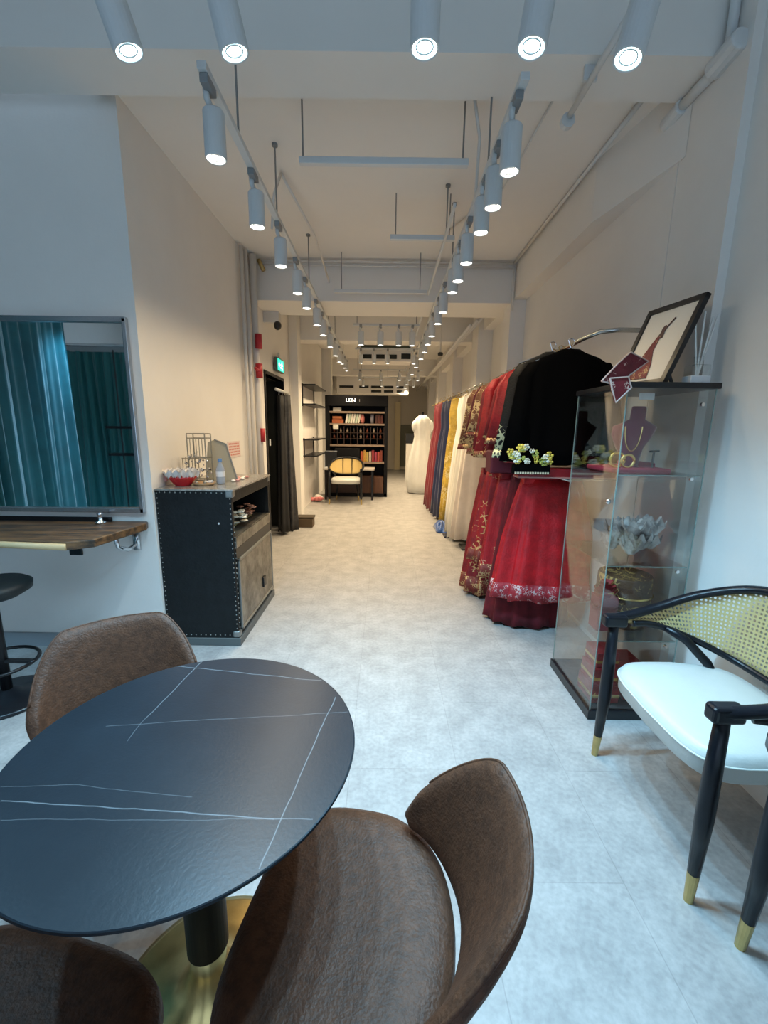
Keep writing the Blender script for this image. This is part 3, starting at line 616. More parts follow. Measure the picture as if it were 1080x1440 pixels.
# contents
def item(name, x0, x1, z0, z1, colr, label, cat, group=None, y0=SY+0.06, y1=SY+0.24, bev=0.006, rough=0.6):
    m = mat('item_%02d%02d%02d' % tuple(int(c*99) for c in colr), colr, rough, var=0.25, vscale=20)
    o = box(-(x1-x0)/2, (x1-x0)/2, 0, y1-y0, 0, z1-z0).build(name, m, bevel=bev, loc=(-1.22+(x0+x1)/2, y0, z0))
    return tag(o, label, cat, group)
item('folded_cloth', 0.13, 0.36, 1.516, 1.60, (0.45, 0.12, 0.04), 'orange red folded cloth at the left of the top open shelf', 'cloth')
item('folded_cloth', 0.14, 0.33, 1.605, 1.655, (0.55, 0.18, 0.06), 'paler orange folded cloth resting on the orange red one', 'cloth')
item('white_box', 0.15, 0.32, 1.757, 1.83, (0.8, 0.78, 0.7), 'small white box at the left under the lettered header', 'box')
for i in range(6):
    o = box(-0.02, 0.02, 0, 0.2, 0, 0.19).build('magazine', mat('mag_%d' % (i % 3), ((0.78, 0.76, 0.68), (0.5, 0.6, 0.48), (0.75, 0.7, 0.6))[i % 3], 0.5), bevel=0.003, loc=(-1.22+0.42+i*0.05, SY+0.05, 1.522), rot=(0, R(12), 0))
    tag(o, '%s leaning pale magazine on the top open shelf, counted from the left' % ordn[i].replace('nearest', 'first'), 'magazine', 'magazines on the top open shelf')
vs = tag(B().lathe([(0.03, 0), (0.045, 0.05), (0.05, 0.12), (0.03, 0.17), (0.035, 0.185)], n=14).build('vase', mat('pink_glaze', (0.62, 0.22, 0.2), 0.3), smooth=True, loc=(-0.47, SY+0.12, 1.516)), 'pink vase on the top open shelf of the black unit', 'vase')
vs = tag(B().lathe([(0.03, 0), (0.038, 0.1), (0.036, 0.185)], n=14).build('vase', mat('grey_glaze', (0.3, 0.3, 0.36), 0.3), smooth=True, loc=(-0.265, SY+0.12, 1.516)), 'grey cylindrical vase right of the pink vase', 'vase')
for i in range(3): item('brown_book', 1.02+i*0.055, 1.07+i*0.055, 1.516, 1.69, (0.09+0.02*i, 0.03, 0.02), 'dark brown book at the right end of the top open shelf, %s' % ('left', 'middle', 'right')[i], 'book', 'brown books')
item('white_card', 0.16, 0.27, 1.40, 1.49, (0.8, 0.78, 0.68), 'small white card below the orange cloth', 'card', y0=SY-0.02, y1=SY-0.005, bev=0.002)
random.seed(21)
for i in range(16):
    cx_ = 0.17+(i % 8)*0.137; z = (1.33, 1.21)[i // 8]
    c = random.choice([(0.12, 0.03, 0.02), (0.2, 0.06, 0.03), (0.05, 0.03, 0.02), (0.45, 0.35, 0.25)])
    o = B().lathe([(0.022, 0), (0.024, 0.05), (0.010, 0.075), (0.011, 0.09)], n=10).build('small_bottle', mat('bottle_%02d' % int(c[0]*99), c, 0.25), smooth=True, loc=(-1.22+cx_, SY+0.10, z))
    tag(o, 'small bottle in the cubby grid, %s row, %s from the left' % (('upper', 'lower')[i // 8], ordn[i % 8].replace('nearest', 'first')), 'bottle', 'bottles in the cubby grid')
cols = [(0.5, 0.12, 0.05), (0.6, 0.32, 0.06), (0.55, 0.42, 0.12), (0.6, 0.5, 0.4), (0.35, 0.04, 0.05), (0.4, 0.05, 0.1), (0.5, 0.08, 0.06), (0.25, 0.05, 0.03)]
cn = ['orange red', 'orange', 'mustard', 'cream', 'dark red', 'crimson', 'red', 'maroon']
for i, c in enumerate(cols): item('folder', 0.72+i*0.058, 0.768+i*0.058, 0.736, 0.95+0.02*math.sin(i*2), c, '%s folder standing on the shelf right of the monitor' % cn[i], 'folder', 'folders right of the monitor')
# desk in front of the unit
dk = thing('desk', 'narrow white topped desk in front of the black shelving', 'desk', (-1.22, 8.45, 0))
box(0.0, 1.02, 0, 0.42, 0.60, 0.63).build('top', mat('desk_top', (0.55, 0.5, 0.45), 0.4), dk, bevel=0.003)
for x in (0.05, 0.98):
    for y in (0.04, 0.38): box(x-0.018, x+0.018, y-0.018, y+0.018, 0, 0.60).build('leg', m_blackm, dk)
mn = thing('monitor', 'black flat monitor standing on the desk', 'monitor', (-0.74, 8.66, 0.63))
box(-0.26, 0.24, 0, 0.03, 0.07, 0.39).build('screen', m_lam, mn, bevel=0.004)
box(-0.02, 0.02, 0.01, 0.03, 0.01, 0.09).build('stand', m_blackm, mn); box(-0.1, 0.1, -0.06, 0.08, 0, 0.012).build('foot', m_blackm, mn)
lp = thing('laptop', 'open laptop with pale edge at the left of the desk', 'laptop', (-1.08, 8.60, 0.63))
box(-0.12, 0.12, -0.14, 0.04, 0, 0.015).build('keyboard_base', mat('laptop_grey', (0.6, 0.62, 0.66), 0.4), lp, bevel=0.003)
box(-0.12, 0.12, 0.04, 0.05, 0.01, 0.33).build('screen', m_black, lp, bevel=0.003, )
fb = B(); fb.box(-0.127, -0.12, 0.035, 0.052, 0.01, 0.335); fb.box(-0.127, 0.127, 0.035, 0.052, 0.33, 0.337); fb.build('bezel', mat('laptop_grey', (0.6, 0.62, 0.66)), lp)
kb = tag(box(-0.14, 0.14, -0.05, 0.05, 0, 0.015).build('keyboard', MATS['laptop_grey'], bevel=0.003, loc=(-0.62, 8.52, 0.631)), 'pale keyboard in front of the monitor', 'keyboard')

# ------------------------------------------------------------------ cane armchairs
def cane_mat():
    m = bpy.data.materials.new('woven_cane'); m.use_nodes = True; nt = m.node_tree; p = nt.nodes['Principled BSDF']
    out = nt.nodes['Material Output']
    p.inputs['Roughness'].default_value = 0.55
    uv = nt.nodes.new('ShaderNodeUVMap'); sx = nt.nodes.new('ShaderNodeSeparateXYZ'); nt.links.new(uv.outputs[0], sx.inputs[0])
    def mt(op, a, b=None, c=None):
        n = nt.nodes.new('ShaderNodeMath'); n.operation = op
        for i, q in enumerate((a, b, c)):
            if q is None: continue
            if isinstance(q, (int, float)): n.inputs[i].default_value = q
            else: nt.links.new(q, n.inputs[i])
        return n.outputs[0]
    PT = 0.0165
    u = mt('SUBTRACT', mt('FRACT', mt('DIVIDE', sx.outputs[0], PT)), 0.5); v = mt('SUBTRACT', mt('FRACT', mt('DIVIDE', sx.outputs[1], PT)), 0.5)
    au, av = mt('ABSOLUTE', u), mt('ABSOLUTE', v)
    oct_ = mt('MAXIMUM', mt('MAXIMUM', au, av), mt('MULTIPLY', mt('ADD', au, av), 0.74))
    hole = mt('LESS_THAN', oct_, 0.30)
    strands = mt('MULTIPLY', mt('SINE', mt('MULTIPLY', mt('ADD', sx.outputs[0], sx.outputs[1]), 2100.0)), 0.5)
    r = nt.nodes.new('ShaderNodeValToRGB'); r.color_ramp.elements[0].color = (0.48, 0.36, 0.14, 1); r.color_ramp.elements[1].color = (0.64, 0.51, 0.25, 1)
    nt.links.new(mt('ADD', strands, 0.5), r.inputs[0]); nt.links.new(r.outputs[0], p.inputs['Base Color'])
    t = nt.nodes.new('ShaderNodeBsdfTransparent'); x = nt.nodes.new('ShaderNodeMixShader')
    nt.links.new(hole, x.inputs[0]); nt.links.new(p.outputs[0], x.inputs[1]); nt.links.new(t.outputs[0], x.inputs[2]); nt.links.new(x.outputs[0], out.inputs[0])
    return m
m_cane = cane_mat()
def cr_spline(P, t):
    n = len(P)-1; s_ = min(t*n, n-1e-6); i = int(s_); f = s_-i
    p0, p1, p2, p3 = [Vector(P[max(0, min(n, k))]) for k in (i-1, i, i+1, i+2)]
    return 0.5*((2*p1)+(p2-p0)*f+(2*p0-5*p1+4*p2-p3)*f*f+(3*p1-p0-3*p2+p3)*f**3)
def armchair(loc, rz, label, group=None, slats=False):
    """local: faces +y, x to its right; front legs at y=0.25"""
    t = thing('cane_armchair', label, 'armchair', loc, rz, group)
    HW = 0.295
    # seat cushion: rounded box with narrower back
    def ring(z, ins, n=40):
        out = []
        for j in range(n):
            a = 2*PI*j/n; c, s_ = math.cos(a), math.sin(a)
            x = math.copysign(abs(c)**0.38, c); y = math.copysign(abs(s_)**0.38, s_)
            ww = (HW-0.015-ins)*(1.0 if y > 0 else 1-0.14*abs(y))
            out.append((x*ww, y*(0.235-ins)+0.03 + (0.02*(1-x*x) if y > 0 else 0), z))
        return out
    sc = B().loft([ring(0.385, 0.03), ring(0.39, 0.008), ring(0.40, 0.0), ring(0.445, 0.0), ring(0.452, -0.003), ring(0.458, 0.0), ring(0.475, 0.006), ring(0.485, 0.022), ring(0.49, 0.06), ring(0.492, 0.12)])
    st = sc.build('seat_cushion', m_cream, t, smooth=True)
    pr = ring(0.452, -0.004); B().tube(pr+[pr[0]], 0.0035, 6).build('piping', m_cream, st, smooth=True)
    fb = B()
    fb.loft([ring(0.372, 0.035), ring(0.386, 0.03)])
    fb.build('seat_frame', m_navywood, t)
    # legs
    for s_ in (-1, 1):
        lg = B().tube([(s_*HW, 0.262, 0.655), (s_*HW, 0.262, 0.44), (s_*(HW), 0.262, 0.30), (s_*(HW+0.005), 0.268, 0.10)], [0.019, 0.024, 0.025, 0.017], 14).build('leg', m_navywood, t, smooth=True)
        B().tube([(s_*(HW+0.005), 0.268, 0.10), (s_*(HW+0.008), 0.272, 0.0)], [0.0172, 0.0135], 14).build('brass_foot', m_brass, lg, smooth=False)
        lg = B().tube([(s_*0.19, -0.16, 0.42), (s_*0.20, -0.18, 0.30), (s_*0.215, -0.215, 0.10)], [0.021, 0.022, 0.016], 14).build('leg', m_navywood, t, smooth=True)
        B().tube([(s_*0.215, -0.215, 0.10), (s_*0.222, -0.23, 0.0)], [0.0162, 0.0135], 14).build('brass_foot', m_brass, lg)
    # top rail (spline) and lower rail
    top = [(-0.295, 0.30, 0.655), (-0.315, 0.19, 0.668), (-0.325, 0.07, 0.70), (-0.30, -0.07, 0.765), (-0.215, -0.195, 0.825), (-0.08, -0.245, 0.85), (0.08, -0.245, 0.85), (0.215, -0.195, 0.825), (0.30, -0.07, 0.765), (0.325, 0.07, 0.70), (0.315, 0.19, 0.668), (0.295, 0.30, 0.655)]
    low = [(-0.30, 0.18, 0.635), (-0.31, 0.10, 0.63), (-0.30, 0.02, 0.61), (-0.265, -0.08, 0.575), (-0.19, -0.165, 0.54), (-0.07, -0.20, 0.525), (0.07, -0.20, 0.525), (0.19, -0.165, 0.54), (0.265, -0.08, 0.575), (0.30, 0.02, 0.61), (0.31, 0.10, 0.63), (0.30, 0.18, 0.635)]
    def rail(P, hw, hh, n=72):
        rings = []
        for i in range(n+1):
            p = cr_spline(P, i/n); q = cr_spline(P, min(1, i/n+0.01))-cr_spline(P, max(0, i/n-0.01)); q.z = 0; q.normalize()
            nn = Vector((-q.y, q.x, 0))
            e = 1.0
            rings.append([p+nn*hw*math.cos(a)*e+Vector((0, 0, hh*math.sin(a)*e)) for a in [2*PI*(k+0.5)/12 for k in range(12)]])
        return B().loft(rings)
    rail(top, 0.022, 0.018).build('top_rail', m_navywood, t, smooth=True)
    rail(low, 0.013, 0.014).build('lower_rail', m_navywood, t, smooth=True)
    for s_ in (-1, 1):
        B().box(-0.024, 0.024, -0.05, 0.045, -0.03, 0.022).build('arm_block', m_navywood, t, bevel=0.012, loc=(s_*0.297, 0.262, 0.655))
        B().tube([(s_*0.298, 0.04, 0.618), (s_*0.262, -0.03, 0.58), (s_*0.225, -0.10, 0.50), (s_*0.20, -0.15, 0.40)], [0.014, 0.017, 0.018, 0.016], 10).build('back_support', m_navywood, t, smooth=True)
    # cane panel
    NU, NV = 96, 8
    vs, fs, uvs = [], [], []
    acc = [0]
    for i in range(NU+1):
        if i: acc.append(acc[-1]+(cr_spline(top, i/NU)-cr_spline(top, (i-1)/NU)).length)
        for j in range(NV+1):
            a = cr_spline(low, i/NU); b = cr_spline(top, i/NU); p = a.lerp(b, j/NV); vs.append(tuple(p)); uvs.append((acc[-1], p.z))
    for i in range(NU):
        for j in range(NV):
            a = i*(NV+1)+j; fs.append((a, a+NV+1, a+NV+2, a+1))
    me = bpy.data.meshes.new('cane_panel'); me.from_pydata(vs, [], fs); ul = me.uv_layers.new(name='UVMap')
    for l in me.loops: ul.data[l.index].uv = uvs[l.vertex_index]
    for p in me.polygons: p.use_smooth = True
    me.materials.append(m_cane if not slats else mat('cane_far', (0.68, 0.5, 0.2), 0.6))
    o = bpy.data.objects.new('cane_panel', me); COL.objects.link(o); o.parent = t
    md = o.modifiers.new('s', 'SOLIDIFY'); md.thickness = 0.003; md.offset = 0
    if slats:
        for x in (-0.09, 0.09): B().tube([(x, -0.205, 0.52), (x, -0.24, 0.84)], 0.012, 8).build('back_slat', m_navywood, t)
    return t
# chairs face -x: local +y -> world -x  => rz = +90 deg
armchair((1.235, 1.375, 0), R(90), 'cane-back armchair with white seat beside the glass cabinet, whole chair in view')
armchair((1.11, 0.553, 0), R(60), 'white seated armchair cut by the right edge, only its leg and seat corner showing')
fc = armchair((-0.73, 8.22, 0), R(180), 'distant cane-back armchair with white seat pulled up before the desk', slats=True)

# ------------------------------------------------------------------ round table
tcx, tcy = -0.412, 0.812
dt = thing('pedestal_table', 'round black veined stone-top pedestal table with brass trumpet foot', 'table', (tcx, tcy, 0))
def marble():
    m = mat('black_sintered_stone', (0.011, 0.018, 0.026), 0.34, col2=(0.007, 0.012, 0.018), vscale=3, bump=0.03, bscale=150, spec=0.38)
    nt = m.node_tree; p = nt.nodes['Principled BSDF']; src = p.inputs['Base Color'].links[0].from_socket
    tc = nt.nodes.new('ShaderNodeTexCoord')
    nz = nt.nodes.new('ShaderNodeTexNoise'); nz.inputs['Scale'].default_value = 6; nz.inputs['Detail'].default_value = 3
    nt.links.new(tc.outputs['Object'], nz.inputs[0])
    sx = nt.nodes.new('ShaderNodeSeparateXYZ'); nt.links.new(tc.outputs['Object'], sx.inputs[0])
    def mt(op, a, b=None):
        n = nt.nodes.new('ShaderNodeMath'); n.operation = op
        for i, q in enumerate((a, b)):
            if q is None: continue
            if isinstance(q, (int, float)): n.inputs[i].default_value = float(q)
            else: nt.links.new(q, n.inputs[i])
        return n.outputs[0]
    cur = src
    # veins given by endpoints (table-local metres)
    for (x0, y0, x1, y1, wd, st) in VEINS:
        dx, dy = x1-x0, y1-y0; L = math.hypot(dx, dy); nx, ny = -dy/L, dx/L
        d = mt('ADD', mt('MULTIPLY', sx.outputs[0], nx), mt('MULTIPLY', sx.outputs[1], ny)); d = mt('SUBTRACT', d, nx*x0+ny*y0)
        d = mt('ADD', d, mt('MULTIPLY', mt('SUBTRACT', nz.outputs[0], 0.5), 0.02)); d = mt('ABSOLUTE', d)
        s_ = mt('ADD', mt('MULTIPLY', sx.outputs[0], dx/L), mt('MULTIPLY', sx.outputs[1], dy/L)); s_ = mt('SUBTRACT', s_, (dx*x0+dy*y0)/L)
        k = mt('SUBTRACT', 1.0, mt('MINIMUM', mt('DIVIDE', d, wd), 1.0))
        k = mt('MULTIPLY', k, mt('MULTIPLY', mt('GREATER_THAN', s_, 0.0), mt('LESS_THAN', s_, L)))
        k = mt('MULTIPLY', k, st)
        mx = nt.nodes.new('ShaderNodeMix'); mx.data_type = 'RGBA'; nt.links.new(k, mx.inputs[0]); nt.links.new(cur, mx.inputs[6]); mx.inputs[7].default_value = (0.20, 0.215, 0.23, 1)
        cur = mx.outputs[2]
    nt.links.new(cur, p.inputs['Base Color'])
    return m
VEINS = []
def pz(px, py, z):
    d = fw*600 + rt*(px-540) - up*(py-720); k = (z-EYE)/d.z
    return d.x*k-tcx, d.y*k-tcy
for (a, b, c, d, wd, st) in ((287, 928, 205, 1010, 0.0016, 0.8), (205, 1010, 180, 1042, 0.0012, 0.5), (248, 936, 452, 957, 0.0016, 0.8), (150, 1020, 490, 1002, 0.0013, 0.5), (470, 980, 395, 1150, 0.0016, 0.85), (395, 1150, 365, 1222, 0.0016, 0.8),
                         (0, 1127, 230, 1140, 0.0018, 0.8), (230, 1140, 385, 1153, 0.0018, 0.85), (385, 1153, 440, 1150, 0.0014, 0.6), (0, 1107, 110, 1104, 0.0012, 0.45), (110, 1104, 270, 1121, 0.0012, 0.4), (0, 1154, 400, 1152, 0.0011, 0.4)):
    x0, y0 = pz(a, b, 0.75); x1, y1 = pz(c, d, 0.75); VEINS.append((x0, y0, x1, y1, wd, st))
RT = 0.355
B().lathe([(0.001, 0.728), (RT-0.035, 0.728), (RT-0.004, 0.741), (RT, 0.745), (RT-0.001, 0.749), (RT-0.003, 0.75), (0.001, 0.75)], n=128).build('tabletop', marble(), dt)
B().lathe([(0.12, 0.70), (0.12, 0.727)], n=32).build('top_plate', m_blackm, dt)
B().lathe([(0.047, 0.20), (0.047, 0.70)], n=32).build('column', m_lam, dt, smooth=True)
B().lathe([(0.001, 0.0), (0.25, 0.0), (0.252, 0.008), (0.235, 0.014), (0.17, 0.026), (0.10, 0.05), (0.06, 0.09), (0.042, 0.15), (0.038, 0.23)], n=64).build('trumpet_base', m_brass, dt, smooth=True)

# ------------------------------------------------------------------ brown wrap-back chairs
def wrap_chair(loc, rz, label):
    """faces +y: round seat, flaring trapezoid back whose sides slope down along the seat"""
    t = thing('wrap_back_chair', label, 'chair', loc, rz)
    def ring(z, ins, n=72):
        out = []
        for j in range(n):
            a = 2*PI*j/n; c, s_ = math.cos(a), math.sin(a)
            if s_ > 0: x = math.copysign(abs(c)**0.62, c); y = abs(s_)**0.62*(0.212-ins)
            else: x = math.copysign(abs(c)**0.9, c); y = -abs(s_)**0.9*(0.218-ins)
            x *= (0.258-ins)
            out.append((x, y, z+((0.10*x*x-0.12*max(0, y)**2) if z > 0.44 else 0)))
        return out
    st = B().loft([ring(0.385, 0.10), ring(0.392, 0.05), ring(0.41, 0.012), ring(0.435, 0.0), ring(0.455, 0.004), ring(0.466, 0.02), ring(0.470, 0.05), ring(0.468, 0.09), ring(0.466, 0.14), ring(0.465, 0.18), ring(0.465, 0.205)]).build('seat', m_leather, t, smooth=True)
    NU, NV = 84, 14
    A1, A0 = R(69), R(25)
    def back(u, v, side):
        s_ = u*2-1; a = s_*A1; A = abs(a); k = max(0, (A-A0)/(A1-A0))
        k = k*k/(k+0.12)*1.12
        zt = 0.748-0.22*min(1, k)**1.1; zb = 0.472+0.012*k
        e = abs(s_)
        if e > 0.90:
            q = 1-0.75*((e-0.9)/0.1)**2; mid = (zt+zb)/2; zt = mid+(zt-mid)*q; zb = mid+(zb-mid)*q
        z = lerp(zb, zt, v); fl = 0.100*((z-0.46)/0.28)
        th = 0.018*math.sqrt(max(0.03, 1-abs(2*v-1)**5))*(1-0.6*max(0, e-0.94)/0.06)
        rx, ry = 0.226+fl+th*side, 0.219+fl+th*side
        return Vector((rx*math.sin(a), -ry*math.cos(a)-0.008, z))
    rings = []
    for i in range(NU+1):
        u = i/NU
        rings.append([back(u, j/NV, -1) for j in range(NV+1)]+[back(u, 1-j/NV, 1) for j in range(NV+1)])
    B().loft(rings).build('backrest', m_leather, t, smooth=True)
    B().tube([back(i/80, 0.995, 0.35)+Vector((0, 0, 0.001)) for i in range(6, 75)], 0.004, 6).build('rim_seam', m_leather, t, smooth=True)
    for sx_ in (-1, 1):
        for sy_ in (-1, 1):
            B().tube([(sx_*0.12, sy_*0.11, 0.40), (sx_*0.18, sy_*0.17, 0.0)], [0.014, 0.009], 10).build('leg', m_blackm, t, smooth=True)
    return t
wrap_chair((-0.065, 0.68, 0), R(80), 'brown leatherette wrap-back chair at the near right side of the table')
wrap_chair((-0.785, 1.15, 0), R(-147), 'brown leatherette wrap-back chair on the far left side of the table')
wrap_chair((-0.62, 0.45, 0), R(-12), 'brown leatherette chair under the near left side of the table, only seat showing')

# ------------------------------------------------------------------ glass display cabinet
GX0, GX1, GY0, GY1 = 1.05, 1.437, 1.92, 2.40
gc = thing('glass_cabinet', 'tall glass display cabinet with black top and base beside the armchair', 'cabinet', (GX0, GY0, 0))
gw, gd = GX1-GX0, GY1-GY0
box(-0.01, gw+0.01, -0.01, gd+0.01, 0, 0.05).build('base', m_black, gc, bevel=0.003)
box(-0.01, gw+0.012, -0.012, gd+0.012, 1.615, 1.64).build('top', m_black, gc, bevel=0.003)
box(0.0, gw, 0, 0.004, 0.05, 1.615).build('glass_pane', m_glass, gc)
box(0.0, gw, gd-0.004, gd, 0.05, 1.615).build('glass_pane', m_glass, gc)
box(gw-0.004, gw, 0.005, gd-0.005, 0.05, 1.615).build('glass_pane', m_glass, gc)
gdr = box(0, 0.004, 0.005, gd-0.005, 0.055, 1.61).build('glass_door', m_glass, gc)
box(-0.006, 0.006, 0.0, 0.012, 0.98, 1.0).build('door_clip', m_chrome, gdr)
B().blob((-0.012, 0.03, 1.11), (0.012, 0.014, 0.014), 8).build('door_knob', m_chrome, gdr, smooth=True)
m_gedge = mat('glass_edge_green', (0.22, 0.3, 0.28), 0.2)
for z in (1.232, 0.80, 0.42): 
    g = box(0.006, gw-0.006, 0.006, gd-0.006, z, z+0.005).build('glass_shelf', m_glass, gc)
    box(0.005, gw-0.006, 0.005, 0.007, z, z+0.005).build('shelf_edge', m_gedge, g)
eb = B(); eb.box(-0.001, 0.003, -0.001, 0.003, 0.05, 1.615); eb.box(gw-0.003, gw+0.001, -0.001, 0.003, 0.05, 1.615); eb.box(-0.001, 0.003, gd-0.003, gd+0.001, 0.05, 1.615)
eb.build('edge_strip', m_gedge, gc)
for z in (1.56, 1.235, 0.80, 0.42):
    B().lathe([(0.008, 0), (0.008, 0.012)], n=10).build('shelf_clip', m_chrome, gc, loc=(gw-0.06, -0.004, z-0.012), rot=(R(90), 0, 0))

def gx(px, y): return (px-541)/600*(y*0.981+0.0)   # rough pixel -> x at a given depth (only for laying out)
# top compartment
m_velv = mat('burgundy_velvet', (0.16, 0.02, 0.05), 0.8, sheen=0.5)
nb = thing('necklace_bust', 'burgundy velvet necklace bust on the top glass shelf of the cabinet', 'necklace stand', (1.19, 2.10, 1.262))
def bust_ring(z, w_, d_, cx_, cy_=0): return [(cx_+w_*math.cos(a), cy_+d_*math.sin(a), z) for a in [2*PI*k/20 for k in range(20)]]
B().loft([bust_ring(0.0, 0.03, 0.03, 0.02), bust_ring(0.03, 0.038, 0.03, 0.012), bust_ring(0.09, 0.066, 0.034, 0.0), bust_ring(0.15, 0.10, 0.034, 0.005), bust_ring(0.19, 0.108, 0.03, 0.015), bust_ring(0.205, 0.075, 0.026, 0.02), bust_ring(0.225, 0.036, 0.024, 0.022), bust_ring(0.275, 0.034, 0.022, 0.024), bust_ring(0.285, 0.03, 0.018, 0.024)]).build('bust', m_velv, nb, smooth=True)
B().tube([(-0.01+0.04*math.cos(a), -0.036, 0.19+0.115*math.sin(a)) for a in [PI+PI*k/16 for k in range(17)]], 0.003, 6).build('necklace', mat('gold', (0.8, 0.55, 0.2), 0.25, 1.0), nb)
tg = tag(box(-0.035, 0.035, 0, 0.004, 0, 0.03).build('price_tag', mat('tag_white', (0.75, 0.75, 0.72), 0.5), loc=(1.215, 2.05, 1.575)), 'small white tag above the necklace bust', 'tag')
for i, (x, y, z, w_, d_, h_, l) in enumerate(((1.20, 2.12, 1.2375, 0.14, 0.13, 0.022, 'flat red velvet tray on the top glass shelf'), (1.30, 2.22, 1.2375, 0.05, 0.09, 0.04, 'small red jewellery box at the back of the top glass shelf'))):
    o = thing('jewellery_tray', l, 'tray', (x, y, z)); box(-w_, w_, -d_, d_, 0, h_).build('tray', mat('red_velvet', (0.30, 0.02, 0.05), 0.8), o, bevel=0.008)
    if i == 0: box(-w_*0.9, w_*0.9, -d_-0.004, -d_, 0.004, h_-0.006).build('tray_trim', mat('dark_red', (0.2, 0.01, 0.03), 0.6), o)
for i, (x, y, r) in enumerate(((1.10, 2.03, 0.034), (1.145, 2.02, 0.03))):
    o = B().tube([(r*math.cos(a), 0, r+r*math.sin(a)) for a in [2*PI*k/24 for k in range(25)]], 0.007, 8).build('bangle', MATS['gold'], smooth=True, loc=(x, y, 1.262))
    tag(o, 'gold bangle standing on the red tray, %s one' % ('left', 'right')[i], 'bangle')
o = thing('ring_stand', 'small dark T-shaped ring stand right of the necklace bust', 'stand', (1.275, 2.04, 1.262))
B().tube([(0, 0, 0), (0, 0, 0.075)], 0.005, 8).build('stem', m_black, o); B().tube([(-0.02, 0, 0.075), (0.025, 0, 0.078)], 0.005, 8).build('bar', m_black, o)
# second compartment: tulle on basket (on the shelf at 0.42)
bk = thing('sewing_basket', 'brown and gold round basket on the lower glass shelf', 'basket', (1.28, 2.15, 0.426))
B().lathe([(0.001, 0), (0.115, 0.0), (0.128, 0.05), (0.132, 0.14), (0.13, 0.26), (0.125, 0.27), (0.115, 0.255)], n=36).build('body', embroidered('gold_brown_brocade', (0.10, 0.045, 0.025), (0.5, 0.36, 0.14), 0, 1, 40, 0.5, allover=0.5), bk, smooth=True)
B().tube([(0.133*math.cos(a), 0.133*math.sin(a), 0.17) for a in [2*PI*k/40 for k in range(41)]], 0.006, 6).build('ribbon', MATS['gold'], bk, smooth=True)
rs = thing('fabric_rose', 'large dark red fabric rose left of the brown basket', 'ornament', (1.14, 2.06, 0.426))
for k in range(9):
    r = 0.018+0.006*k; B().grid(16, 3, lambda u, v: ((r+0.012*v)*math.cos(u*4.5+k*1.3), (r*0.8+0.012*v)*math.sin(u*4.5+k*1.3), 0.24-0.012*k+0.02*v-0.05*(k > 5))).build('petal', mat('rose_red', (0.28, 0.015, 0.025), 0.7), rs, smooth=True)
box(-0.05, 0.05, -0.04, 0.05, 0, 0.18).build('stand_block', mat('dark_red_block', (0.2, 0.02, 0.03), 0.7), rs, bevel=0.006)
tu = thing('tulle_headpiece', 'heap of pale ruffled tulle and lace on the middle glass shelf', 'headpiece', (1.28, 2.12, 0.806)); tu.scale = (1.15, 1.2, 1.35)
random.seed(31)
for k in range(26):
    a = random.uniform(0, 6.28); rr = random.uniform(0.0, 0.085); zz = random.uniform(0.01, 0.13)*(1-rr*4); ph = random.uniform(0, 6); fr_ = random.choice((5, 6, 7))
    B().grid(30, 3, lambda u, v: (rr*math.cos(a)+(0.018+0.028*v)*math.cos(u*6.28), rr*math.sin(a)+(0.018+0.028*v)*math.sin(u*6.28), zz+0.045*v+0.016*v*math.sin(u*6.28*fr_+ph))).build('ruffle', mat('pale_tulle', (0.55, 0.50, 0.47), 0.8, col2=(0.3, 0.26, 0.25), vscale=40), tu, smooth=True)
# bottom
rc = [(0.30, 0.012, 0.02), (0.22, 0.01, 0.02), (0.35, 0.02, 0.03)]
for i, (x, y, z, w_, d_, h_, l) in enumerate(((1.15, 2.05, 0.051, 0.07, 0.08, 0.10, 'lowest dark red box with gold band in the cabinet'), (1.14, 2.04, 0.152, 0.06, 0.07, 0.09, 'middle red box with gold band in the stack in the cabinet'), (1.15, 2.05, 0.243, 0.055, 0.065, 0.08, 'topmost red box in the stack low in the cabinet'), (1.33, 2.12, 0.051, 0.07, 0.12, 0.16, 'larger dark red box behind the stack in the cabinet'))):
    o = thing('gift_box', l, 'box', (x, y, z)); box(-w_, w_, -d_, d_, 0, h_).build('body', embroidered('red_brocade', (0.28, 0.012, 0.02), (0.6, 0.4, 0.15), 0, 1, 60, 0.25, allover=0.25), o, bevel=0.004)
    box(-w_-0.001, w_+0.001, -d_-0.001, d_+0.001, h_*0.3, h_*0.5).build('gold_band', MATS['gold'], o)
# things on the cabinet top
pf = thing('picture_frame', 'black framed picture of a dark red figure leaning back on top of the glass cabinet', 'picture', (1.25, 1.99, 1.64))
A = Vector((0, 0, 0)); Bv = Vector((-0.055, 0.33, 0)); Up = Vector((0.15, 0.01, 0.385))
ux = (Bv-A).normalized(); uz = Up.normalized(); un = ux.cross(uz).normalized()
FW, FH = Bv.length, Up.length
FM = Matrix((ux, un, uz)).transposed().to_4x4()
def fbox(b): 
    b.v = [tuple(FM @ Vector(v)) for v in b.v]; return b
q = B(); q.box(0, FW, -0.012, 0.012, 0, 0.026); q.box(0, FW, -0.012, 0.012, FH-0.026, FH); q.box(0, 0.026, -0.012, 0.012, 0, FH); q.box(FW-0.026, FW, -0.012, 0.012, 0, FH)
fbox(q).build('frame', m_black, pf, bevel=0.002)
fbox(box(0.02, FW-0.02, -0.004, 0.004, 0.02, FH-0.02)).build('picture_sheet', mat('ivory_sheet', (0.72, 0.70, 0.64), 0.5), pf)
